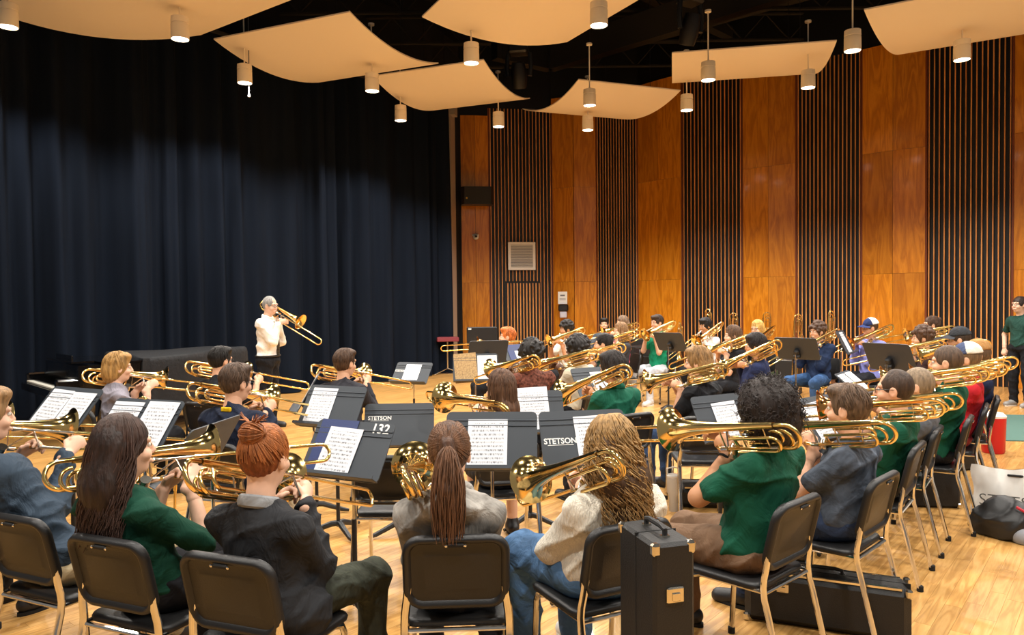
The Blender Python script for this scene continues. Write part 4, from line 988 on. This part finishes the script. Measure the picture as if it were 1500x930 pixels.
P('P18', 'with blond hair and glasses at the back', (3.82, 11.5, 1.32), -140, -128, 22, PALE, ('shoulder', '#d0a860'), ('tee', '#24262c', 'plain'), BLK, mid=True, glasses=True)
P('P19', 'in a navy sweater, dark hair, trombone raised', (2.64, 8.0, 1.29), -62, -74, 28, TAN, ('bowl', '#221b19'), ('sweater', '#20294a', 'plain'), BLK, mid=True, bulk=1.05)
P('P20', 'with straight brown hair and black top', (2.9, 9.7, 1.31), -95, -86, 22, PALE, ('longfine', '#5e4532'), ('tee', '#202024', 'plain'), BLK, mid=True, bulk=.92)
P('P21', 'in a white shirt with dark fringe', (3.14, 12.0, 1.35), -132, -120, 28, TAN, ('bowl', '#1d1716'), ('long', '#e3e3e3', 'plain'), BLK, mid=True)
P('P22', 'in a bright green polo and pale jeans', (2.36, 12.0, 1.41), -130, -118, 20, LIGHT, ('short', '#3a2a20'), ('polo', '#12805c', 'plain'), ('long', '#b9bec6', 'denim'), '#c9c9c6', mid=True, knees=.04)
P('P23', 'with dark blond hair and charcoal t-shirt', (1.72, 11.7, 1.30), -100, -100, 18, PALE, ('longfine', '#8a6a4a'), ('tee', '#3a3c42', 'plain'), BLK, mid=True, bulk=.92)
P('P24', 'in a pink shirt near the slatted wall', (1.93, 12.9, 1.385), -95, -95, 15, LIGHT, ('shoulder', '#6a5340'), ('tee', '#c9566a', 'plain'), BLK, bulk=.95)
P('P25', 'with dark hair listening without an instrument', (1.82, 14.6, 1.30), -160, -170, 5, LIGHT, ('short', '#1e1815'), ('long', '#4a5058', 'plain'), BLK, play=False, hands='rest')
P('P26', 'with black curls and white shirt', (.87, 11.8, 1.33), -130, -112, 18, TAN, ('curlshort', '#1b1614'), ('tee', '#e6e3dd', 'plain'), BLK, mid=True, ext=.05)
P('P27', 'with ginger hair and black top', (-.06, 10.0, 1.31), -100, -92, 3, PALE, ('short', '#c06a30'), ('tee', '#1f2024', 'plain'), BLK, mid=True, bulk=.95)
P('P28', 'in a brown patterned shirt', (.18, 7.3, 1.27), -20, -44, 16, BROWN, ('afro', '#17120f'), ('tee', '#6a4034', 'pattern'), BLK, mid=True, bulk=1.05)
P('P29', 'in an oatmeal t-shirt with short black afro', (.68, 7.8, 1.28), -48, -70, 16, BROWN, ('afro', '#17110f'), ('tee', '#c8bda6', 'plain'), BLK, mid=True)
P('P30', 'with dark hair tied back, teal top', (1.1, 8.9, 1.27), -75, -82, 16, LIGHT, ('knot', '#1f1816'), ('tee', '#123a34', 'plain'), BLK, mid=True, bulk=.92)
P('P31', 'with dark bowl hair and green polo, centre', (.8, 5.9, 1.26), -30, -50, 24, TAN, ('bowl', '#221a17'), ('polo', '#135440', 'plain'), BLK, near=True, bulk=1.05)
P('P32', 'with wavy brown hair behind the stand', (-.08, 4.9, 1.22), -10, -40, 2, PALE, ('longfine', '#553a28'), ('tee', '#3a3a3e', 'plain'), ('shorts', '#2a2b30', 'plain'), near=True, bulk=.9)
P('P33', 'in a black t-shirt with dark blond hair', (1.56, 6.2, 1.27), -45, -66, 16, LIGHT, ('mid', '#8a6840'), ('tee', '#191a1d', 'plain'), ('long', '#33486a', 'denim'), near=True)
# left inner group
P('P34', 'with shaggy blond hair and grey t-shirt', (-3.42, 6.4, 1.26), 45, 56, 11, PALE, ('mid', '#a07a45'), ('tee', '#8b8791', 'plain'), BLK, near=True, bulk=.9)
P('P35', 'with black hair and glasses before the piano', (-2.69, 6.8, 1.28), 20, 34, 14, LIGHT, ('short', '#18130f'), ('tee', '#1b1c20', 'plain'), BLK, mid=True, glasses=True, ext=.15)
P('P36', 'in a navy jacket with yellow tag at the collar', (-1.84, 4.9, 1.28), 16, 36, 16, LIGHT, ('short', '#4b382a'), ('jacket', '#1c2335', 'plain'), ('long', '#b5a88e', 'plain'), near=True, glasses=True, bulk=1.1)
P('P37', 'in a dark fleece with neat brown hair', (-1.5, 6.6, 1.26), 14, 34, 13, LIGHT, ('short', '#4a3424'), ('long', '#2c2c32', 'plain'), BLK, near=True)
# standing figures
P('P38', 'standing in white shirt and tie playing trombone', (-3.24, 9.9, 1.765), 100, 108, 28, PALE, ('balding', '#8d8a86'), ('dress', '#ece9e2', 'plain'), ('long', '#16171b', 'plain'), stand_=True, tie=True, glasses=True, mid=True, bulk=1.12)
P('P39', 'standing in dark green shirt at the right edge', (7.62, 11.1, 1.65), -112, -104, 0, PALE, ('knot', '#33261f'), ('tee', '#23443c', 'plain'), BLK, '#8c8a88', stand_=True, play=False, hands='rest', glasses=True, mid=True, bulk=.9)
root36 = PEOPLE[-4]
r, wm, arms, hip, neck, sp, tl = [q for q in PEOPLE if 'yellow tag' in q[0]['label']][0]
MB().box(tuple(neck + V3(0, -.072, .018)), (.075, .02, .03), ch=.006).build('yellow_tag', cloth('#d9b41c'), r)

# empty chairs
chair(-.72, 4.48, 2, 'empty black chair with chrome legs behind the blue folder stand', bar=True)
chair(1.47, 5.75, 4, 'empty black chair beside the white tumbler', bar=True)
chair(-3.6, 5.2, 40, 'empty black chair under the two sheet stand at left')

# ================================================================== STANDS AND SHEETS
BLUEF = mat('folder_blue', '#1d2f63', .5, bump=.1, bscale=120); TANF = mat('folder_tan', '#a5875c', .8, var=.35, vscale=60)
stand(-2.69, 4.4, 1.06, 28, 'music stand with two white sheets at the left edge', 40, papers=[sheet(-.115, .0, 2, 'left sheet on the stand nearest the piano', 0), sheet(.115, -.01, 0, 'right sheet on the stand nearest the piano', 1)])
stand(-2.02, 3.95, 1.04, 22, 'music stand in front of the very long haired person', 38, papers=[sheet(-.13, .0, 0, 'left sheet before the very long haired person', 2), sheet(.12, .01, 0, 'right sheet before the very long haired person', 3)])
stand(-1.53, 3.62, .97, 96, 'bare music stand turned sideways beside the auburn haired person', 30)
stand(-1.30, 5.3, .94, 24, 'music stand with one sheet behind the navy jacket', 32, papers=[sheet(-.10, 0, 0, 'sheet on the stand behind the navy jacket', 1)])
stand(-1.62, 5.85, .98, 78, 'music stand seen edge on beside the dark fleece', 30, papers=[sheet(.0, 0, 0, 'sheet seen edge on beside the dark fleece', 2)])
stand(-.88, 3.9, .91, 24, 'music stand numbered 132 holding a blue folder', 34, papers=[(-.10, .0, 0, .24, .33, BLUEF, 'navy blue folder on the numbered stand', 'folder', 'folder'), sheet(-.045, -.02, 2, 'sheet clipped over the navy blue folder', 0)], text=[('132', .165, .128, .075)])
stand(-.82, 5.3, .80, -3, 'empty music stand with white stencilled name at centre left', 26, text=[('STETSON', -.14, .055, .040)])
stand(-.12, 4.0, .93, 3, 'music stand with one sheet before the ponytail', 26, papers=[sheet(-.02, -.02, 0, 'sheet on the stand before the ponytail', 3)], text=[('STETSON', -.16, .02, .045)])
stand(.40, 4.15, .91, -10, 'music stand before the blond curls with stencilled name', 26, papers=[sheet(.06, -.01, -2, 'sheet on the stand before the blond curls', 1)], text=[('STETSON', -.14, -.01, .045)])
stand(-1.27, 9.3, .78, 20, 'lone music stand with sheet on the open floor', 40, papers=[sheet(.0, -.01, 0, 'sheet on the lone stand in open floor', 0)], text=[('STETSON', -.17, .03, .035)])
stand(-.41, 8.2, .94, -5, 'music stand with tan folder and white sheet', 22, papers=[(-.11, 0, -4, .25, .34, TANF, 'speckled tan folder on a music stand', 'folder', 'folder'), sheet(.13, 0, 0, 'sheet beside the speckled tan folder', 2)])
stand(.10, 9.5, .97, -40, 'music stand with a small blue folder before ginger hair', 30, papers=[(-.06, 0, 0, .24, .32, BLUEF, 'blue folder before the ginger haired person', 'folder', 'folder'), sheet(.0, -.03, 0, 'sheet over the blue folder before ginger hair', 3, .15, .2)])
stand(-.30, 9.0, 1.05, 160, 'bare black stand in front of the screen', 24)
stand(2.35, 11.0, 1.04, -135, 'black music stand before the bright green polo', 32)
stand(3.47, 9.0, 1.06, -142, 'black music stand before the navy hoodie', 34)
stand(3.83, 7.5, 1.07, -122, 'big black music stand before the lavender sweatshirt legs', 30)
stand(4.28, 9.5, 1.10, -56, 'music stand edge on before the lavender sweatshirt', 26, papers=[sheet(0, 0, 0, 'sheet on the edge on stand at right', 1)])
stand(3.25, 7.0, .86, -52, 'low music stand with two sheets at right', 50, papers=[sheet(-.12, 0, 0, 'left sheet on the low stand at right', 0), sheet(.12, 0, 0, 'right sheet on the low stand at right', 2)])
stand(1.44, 5.0, .88, -28, 'music stand behind the big dark curly hair', 26, papers=[sheet(.02, -.03, -3, 'sheet on the stand behind big dark curls', 1)])
stand(2.10, 4.95, .88, -38, 'music stand behind the rose coloured bell', 36, papers=[sheet(-.1, -.02, -3, 'sheet behind the rose coloured bell', 3)])
stand(.13, 5.45, .86, -8, 'music stand with a large score right of centre stand', 22, papers=[sheet(.02, .03, -2, 'large score sheet beside the wavy brown hair', 2, .24, .32)])
stand(.80, 7.0, .90, -30, 'small music stand behind the green polo at centre', 34, papers=[sheet(.06, -.03, 0, 'sheet behind the centre green polo', 0)])

# ================================================================== PIANO
pn = thing('grand_piano', 'black grand piano with draped quilted cover by the curtain', 'piano', (-5.16, 9.74, 0), R_(-45))
gloss = mat('piano_black', '#070708', .12, spec=.6, coat=.5)
# local: keyboard side faces -Y, bass side is -X
out = [(-.74, -.70), (.74, -.70), (.74, .20), (.70, .55), (.52, .85), (.25, 1.10), (.10, 1.40), (-.02, 1.66), (-.22, 1.80), (-.48, 1.80), (-.68, 1.70), (-.74, 1.50)]
MB().prism(out, .66, .96).build('case', gloss, pn, 30)
MB().prism([(x * 1.015, y * 1.01 if y > -.3 else y + .28) for x, y in out], .965, .985).build('lid', gloss, pn, 30)
MB().box((0, -.83, .64), (1.48, .30, .10), ch=.01).box((-.69, -.80, .74), (.10, .26, .14), ch=.02).box((.69, -.80, .74), (.10, .26, .14), ch=.02).build('key_bed', gloss, pn)
for k in range(52):
    o = MB().box((-.61 + k * .0239, -.865, .705), (.0228, .15, .02)).build('white_key', mat('ivory', '#e9e5d8', .3), pn, 0)
for k in range(51):
    if k % 7 in (1, 4): continue
    MB().box((-.598 + k * .0239, -.83, .722), (.011, .09, .016)).build('black_key', gloss, pn, 0)
MB().box((0, -.66, 1.02), (.70, .02, .09), ch=.006).box((0, -.60, .99), (1.1, .25, .02)).build('music_desk', gloss, pn)
for x, y in ((-.6, -.55), (.6, -.55), (-.35, 1.35)):
    l = MB().tube([(x, y, .66), (x, y, .5), (x, y, .12)], [.075, .06, .045], 10).build('leg', gloss, pn)
    MB().lathe([(.0, -.02), (.05, -.02), (.05, .02), (0, .02)], 14, Matrix.Translation((x, y, .05)) @ Matrix.Rotation(PI / 2, 4, 'Y')).tube([(x, y, .05), (x, y, .13)], .02, 8).build('caster', gold3, l)
MB().tube([(-.06, -.2, .66), (-.06, -.28, .12)], .018, 8).tube([(.06, -.2, .66), (.06, -.28, .12)], .018, 8).box((0, -.30, .10), (.28, .10, .05)).build('pedal_lyre', gloss, pn)
# quilted cover over the tail
co_ = [(-.76, .02), (.0, .04), (.76, .02), (.76, .20), (.72, .55), (.54, .86), (.27, 1.11), (.12, 1.41), (.0, 1.67), (-.21, 1.82), (-.48, 1.83), (-.69, 1.72), (-.76, 1.5), (-.76, .8)]
den = []
for (x0, y0), (x1, y1) in zip(co_, co_[1:] + co_[:1]):
    for k in range(6): den.append((x0 + (x1 - x0) * k / 6, y0 + (y1 - y0) * k / 6))
vs = []; n = len(den); cxp, cyp = -.1, .8; lv = [(1.015, .90), (1.02, .97), (1.005, 1.0), (.95, 1.015), (.8, 1.02), (.6, 1.03), (.42, 1.05)]
for li, (z, sc_) in enumerate(lv):
    for k, (x, y) in enumerate(den):
        wv = 0 if li < 3 else .022 * (li - 2) / 4 * math.sin(k * .9 + math.sin(k * .37) * 2)
        q = sc_ + wv; vs.append((cxp + (x - cxp) * q, cyp + (y - cyp) * q, z + (.008 * math.sin(7 * x + 5 * y) if li < 2 else .02 * math.sin(k * .45) if li == 6 else 0)))
fs = [(i * n + k, (i + 1) * n + k, (i + 1) * n + (k + 1) % n, i * n + (k + 1) % n) for i in range(len(lv) - 1) for k in range(n)] + [tuple(range(n))]
MB().add(vs, fs).build('quilted_cover', mat('quilt_black', '#191a1d', .75, spec=.3, bump=.5, bscale=22, bdist=.02), pn, 50)

# ================================================================== CASES, BAGS, BOTTLES, BACK OF THE ROOM
def case(name, label, loc, rz, d, latches, handle, cat='instrument case', rounded=.012):
    t = thing(name, label, cat, loc, rz)
    MB().box((0, 0, d[2] / 2), d, ch=rounded).build('shell', leatherette, t)
    MB().box((0, 0, d[2] / 2), (d[0] + .003, .006, d[2] + .003)).build('seam', rubber, t, 0)
    for sx in (-1, 1):
        for sy in (-1, 1):
            for z in (.02, d[2] - .02): MB().box((sx * (d[0] / 2 - .012), sy * (d[1] / 2 - .012), z), (.032, .032, .044), ch=.008).build('corner_guard', nickel, t)
    if d[0] > .7:
        for sy in (-1, 1): MB().box((0, sy * (d[1] / 2 - .02), d[2] - .006), (d[0] - .08, .012, .016), ch=.003).build('metal_edge', nickel, t)
    for p, sz in latches: 
        l = MB().box(p, sz, ch=.005).build('latch', nickel, t); MB().box((p[0], p[1] - sz[1] * .6, p[2] - .004), (sz[0] * .45, .008, sz[2] * .5), ch=.002).build('latch_tongue', nickel, l)
    if handle:
        a, b, up = handle; a = Vector(a); b = Vector(b); up = Vector(up); h = MB().tube([a, a + up * .8, a.lerp(b, .2) + up, a.lerp(b, .8) + up, b + up * .8, b], .010, 8).build('handle', leatherette, t)
        MB().box(tuple(a), (.03, .02, .012)).box(tuple(b), (.03, .02, .012)).build('handle_plate', nickel, h)
    return t
case('instrument_case', 'tall black trombone case standing upright beside the blond curls', (.50, 2.60, 0), R_(16), (.155, .28, .875), [((0, -.143, .70), (.065, .014, .055)), ((0, -.143, .25), (.065, .014, .055))], ((0, -.07, .875), (0, .07, .875), (0, 0, .03)))
case('instrument_case', 'black trombone case on its side under the big curly hair', (1.60, 3.78, 0), R_(-24), (.78, .20, .27), [((-.2, -.103, .2), (.06, .014, .05))], ((-.08, 0, .27), (.08, 0, .27), (0, 0, .03)), rounded=.035)
case('instrument_case', 'black trombone case lying behind the tumbler', (1.85, 6.0, 0), R_(-8), (1.0, .30, .17), [], ((-.08, -.15, .09), (.08, -.15, .09), (0, -.03, 0)), rounded=.04)
case('instrument_case', 'big black case under the green polo chair at right', (3.15, 6.05, 0), R_(-8), (.85, .34, .36), [], ((-.08, 0, .36), (.08, 0, .36), (0, 0, .03)), rounded=.02)
case('instrument_case', 'black case behind the red shirt chair', (4.25, 7.2, 0), R_(20), (.5, .3, .5), [], ((-.08, 0, .5), (.08, 0, .5), (0, 0, .03)), rounded=.02)
case('instrument_case', 'soft black case on the floor behind the standing green shirt', (7.0, 11.4, 0), R_(10), (.6, .35, .4), [], ((-.08, 0, .4), (.08, 0, .4), (0, 0, .04)), rounded=.06)
case('equipment_case', 'black equipment box against the wall behind the white shirt', (2.9, 15.2, 0), R_(-40), (1.1, .5, .85), [], ((-.1, -.26, .5), (.1, -.26, .5), (0, -.03, 0)), 'equipment case')
e2 = case('equipment_case', 'black equipment box with green printed panel behind blond hair', (4.35, 13.0, 0), R_(-35), (1.3, .6, .62), [], ((-.1, -.31, .5), (.1, -.31, .5), (0, -.03, 0)), 'equipment case')
MB().box((-.05, -.305, .33), (.9, .01, .22)).build('printed_panel', mat('panel_green', '#33402a', .7, var=.7, vscale=16), e2, 0)
t = thing('tumbler', 'pale grey tumbler with handle standing on the floor', 'tumbler', (1.27, 5.85, 0))
MB().lathe([(.0, 0), (.032, 0), (.034, .008), (.036, .12), (.050, .15), (.052, .27), (.048, .272), (0, .272)], 24).build('cup', mat('tumbler_grey', '#b9b3a8', .45), t)
MB().lathe([(.052, .272), (.054, .285), (.045, .292), (0, .292)], 24).build('lid', mat('tumbler_lid', '#cfcac2', .35), t)
MB().tube([(-.045, 0, .28), (-.05, 0, .34), (.0, 0, .352), (.05, 0, .34), (.045, 0, .28)], .006, 8).build('handle', mat('tumbler_lid', '#cfcac2', .35), t)
t = thing('water_bottle', 'clear plastic water bottle on floor under the blond curls', 'bottle', (.50, 3.62, 0))
MB().lathe([(0, 0), (.03, 0), (.033, .01), (.030, .05), (.033, .07), (.031, .12), (.033, .14), (.028, .165), (.014, .19), (.0135, .2), (0, .2)], 20).build('bottle_body', mat('clear_plastic', '#e6eef2', .08, trans=.9), t)
MB().lathe([(.0155, .195), (.0155, .215), (0, .216)], 16).build('cap', white, t)
# shopping bag, backpack, red tin, floor mat
t = thing('shopping_bag', 'white plastic shopping bag with dark lettering at right edge', 'bag', (3.74, 5.45, 0), R_(-30))
vs = []; fs = []; NX, NZ = 20, 14
for side in (-1, 1):
    for j in range(NZ + 1):
        for i in range(NX + 1):
            u = i / NX * 2 - 1; v = j / NZ; th = .085 * (1 - v ** 2.2) * (1 - u ** 6) + .004
            vs.append((u * (.29 + .012 * math.sin(9 * v)), side * th + .012 * math.sin(7 * u + 4 * v) * v + .008 * math.sin(13 * u - 6 * v), v * .40 + .012 * math.sin(5 * u) * v))
n1 = (NX + 1) * (NZ + 1)
for b_ in (0, n1):
    for j in range(NZ):
        for i in range(NX):
            q = b_ + j * (NX + 1) + i; f = (q, q + 1, q + NX + 2, q + NX + 1); fs.append(f if b_ == 0 else f[::-1])
for i in range(NX): fs.append((i + 1, i, n1 + i, n1 + i + 1))
for j in range(NZ):
    a_ = j * (NX + 1); fs.append((a_, a_ + NX + 1, n1 + a_ + NX + 1, n1 + a_)); a_ += NX; fs.append((a_ + NX + 1, a_, n1 + a_, n1 + a_ + NX + 1))
MB().add(vs, fs).build('bag_body', mat('bag_white', '#d8d5cf', .45, bump=.25, bscale=9), t, 60)
o = link('lettering', textmesh('STETSON', .12, mat('ink_dark', '#4a4a46', .7), bold=-.001), t); o.location = (.0, -.105, .17); o.rotation_euler = (PI / 2 - .14, 0, 0)
MB().box((-.02, -.03, .355), (.10, .012, .016), ch=.005).build('hand_hole', rubber, t)
t = thing('backpack', 'black and grey backpack with red piping before the shopping bag', 'backpack', (3.50, 5.10, 0), R_(-28))
bs = Sdf(); bs.ball((0, 0, .10), (.24, .15, .13), .05); bs.ball((-.08, .02, .19), (.13, .1, .09), .06); bs.cone((-.2, .05, .08), (.2, .02, .08), .09, .08, .05); bs.cuts.append((0, 0, -1, 0)); bs.noise = wrinkle(12, .016)
bo = link('pack_body', np_mesh('pack', [bs.mesh(.012)], mat('nylon_black', '#17181a', .5, bump=.2, bscale=30)), t)
bs = Sdf(); bs.cone((.02, -.10, .05), (.16, -.10, .05), .075, .06, .03); bs.cone((.08, -.10, .05), (.09, -.075, .14), .075, .045, .03); bs.cuts.append((0, 0, -1, 0)); link('side_panel', np_mesh('panel', [bs.mesh(.010)], mat('nylon_grey', '#8e939c', .7)), t)
MB().tube([(.20, -.10, .05), (.17, -.12, .12), (.08, -.125, .19), (-.02, -.09, .24)], .010, 8).build('red_piping', mat('piping_red', '#b01c2c', .6), t)
t = thing('tin', 'red tin with white top on floor beside the green mat', 'tin', (5.15, 7.9, 0))
MB().lathe([(0, 0), (.10, 0), (.11, .02), (.12, .38), (0, .38)], 20).build('tin_body', mat('tin_red', '#c4121c', .35), t)
MB().lathe([(.12, .38), (.123, .40), (.09, .43), (0, .43)], 20).build('tin_top', white, t)
tag(MB().prism(rrect(3.2, 2.0, .05), .001, .012, Matrix.Translation((6.9, 9.3, 0)) @ Matrix.Rotation(R_(-10), 4, 'Z')).build('floor_mat', mat('mat_green', '#4f6f66', .95, bump=.4, bscale=200), None, 0), 'grey green floor mat by the standing green shirt', 'mat')
# screen on a stand, maroon folding stand
t = thing('television', 'black flat screen on a stand seen from behind by the door', 'television', (-.50, 12.2, 0), R_(6))
MB().box((0, 0, 1.09), (.50, .05, .31), ch=.012).build('screen_case', blackpl, t); MB().box((0, .04, 1.08), (.3, .05, .2), ch=.01).build('rear_cover', blackpl2, t); MB().tube([(0, .02, .95), (0, .02, .03)], .025, 10).build('pole', ironbl, t)
MB().box((0, .02, .02), (.5, .35, .03), ch=.01).build('base', ironbl, t); MB().box((-.2, -.028, 1.215), (.05, .004, .02)).build('white_label', white, t, 0)
t = thing('folding_stand', 'maroon topped folding stand beside the curtain', 'stand', (-1.48, 16.86, 0), R_(10))
MB().box((0, 0, .80), (.50, .36, .10), ch=.015).build('top_case', mat('maroon', '#7b2c34', .6), t); MB().tube([(0, 0, .76), (0, 0, .12)], .02, 8).build('pole', nickel, t)
for a in (90, 210, 330): MB().tube([(0, 0, .14), (.36 * math.cos(R_(a)), .36 * math.sin(R_(a)), .015)], .014, 8).build('leg', nickel, t)
# trombones parked upright at the back
for i, (x, y, z) in enumerate(((3.1, 13.0, 1.26), (3.43, 12.5, 1.50), (3.96, 13.0, 1.42), (4.65, 13.5, 1.41), (4.57, 12.0, 1.41), (4.83, 11.5, 1.47))):
    nm = ('leftmost', 'tallest', 'third from left', 'fourth from left', 'fifth from left', 'rightmost')[i]
    yr = R_(-20 + 23 * i)
    M = Matrix.Translation((x, y, z - .36)) @ Matrix.Rotation(yr, 4, 'Z') @ Matrix.Rotation(R_(-88), 4, 'X')
    trombone(M, nm + ' of the six trombones parked upright along the wall', 0, False, 'trombones parked upright')
    Bp = M @ Vector((-.168, .27, .002))
    s = thing('trombone_stand', 'black tripod holding the ' + nm + ' parked trombone', 'instrument stand', (Bp.x, Bp.y, 0), 0, 'trombone tripods')
    MB().tube([(0, 0, .08), (0, 0, Bp.z + .12)], .012, 8).lathe([(0, Bp.z - .02), (.06, Bp.z - .02), (.03, Bp.z + .05), (0, Bp.z + .08)], 12).build('post', ironbl, s)
    for a in (30, 150, 270): MB().tube([(0, 0, .25), (.24 * math.cos(R_(a)), .24 * math.sin(R_(a)), .012)], .010, 6).build('leg', ironbl, s)
t = thing('table', 'black table at the back holding a white box and papers', 'table', (2.95, 14.1, 0), R_(-40))
MB().box((0, 0, .74), (1.5, .6, .04), ch=.008).build('table_top', blackpl, t)
for sx in (-.68, .68):
    for sy in (-.24, .24): MB().tube([(sx, sy, .72), (sx, sy, 0)], .018, 8).build('leg', ironbl, t)
b = thing('carton', 'white carton on the back table', 'box', (2.72, 14.0, .76), R_(-40)); MB().box((0, 0, .14), (.26, .2, .28), ch=.008).build('box_body', white, b); MB().box((0, 0, .285), (.27, .10, .008)).build('flap', mat('carton_edge', '#d8d8d6', .6), b)
# trombone crook showing above the long haired player
M = Matrix.Translation((-2.0, 4.25, .83)) @ Matrix.Rotation(R_(40), 4, 'Z') @ Matrix.Rotation(R_(-80), 4, 'X')
trombone(M, 'satin brass trombone standing upright before the very long haired person', 0, False, 'trombones parked upright')
s = thing('trombone_stand', 'black tripod before the very long haired person', 'instrument stand', ((M @ Vector((-.168, .27, .002))).x, (M @ Vector((-.168, .27, .002))).y, 0), 0, 'trombone tripods')
MB().tube([(0, 0, .08), (0, 0, .66)], .012, 8).build('post', ironbl, s)
for a in (30, 150, 270): MB().tube([(0, 0, .22), (.22 * math.cos(R_(a)), .22 * math.sin(R_(a)), .012)], .010, 6).build('leg', ironbl, s)
# pull cord hanging from the ceiling
t = thing('pull_cord', 'thin pull cord hanging before the curtain', 'cord', (-3.95, 11.3, 4.85)); MB().tube([(0, 0, 0), (0.01, 0, 1.5), (0, 0, 3.35)], .008, 6).build('cord', mat('cord_grey', '#5d5f63', .7), t); MB().lathe([(0, -.05), (.02, -.04), (.016, 0), (0, .01)], 10).build('weight', white, t)
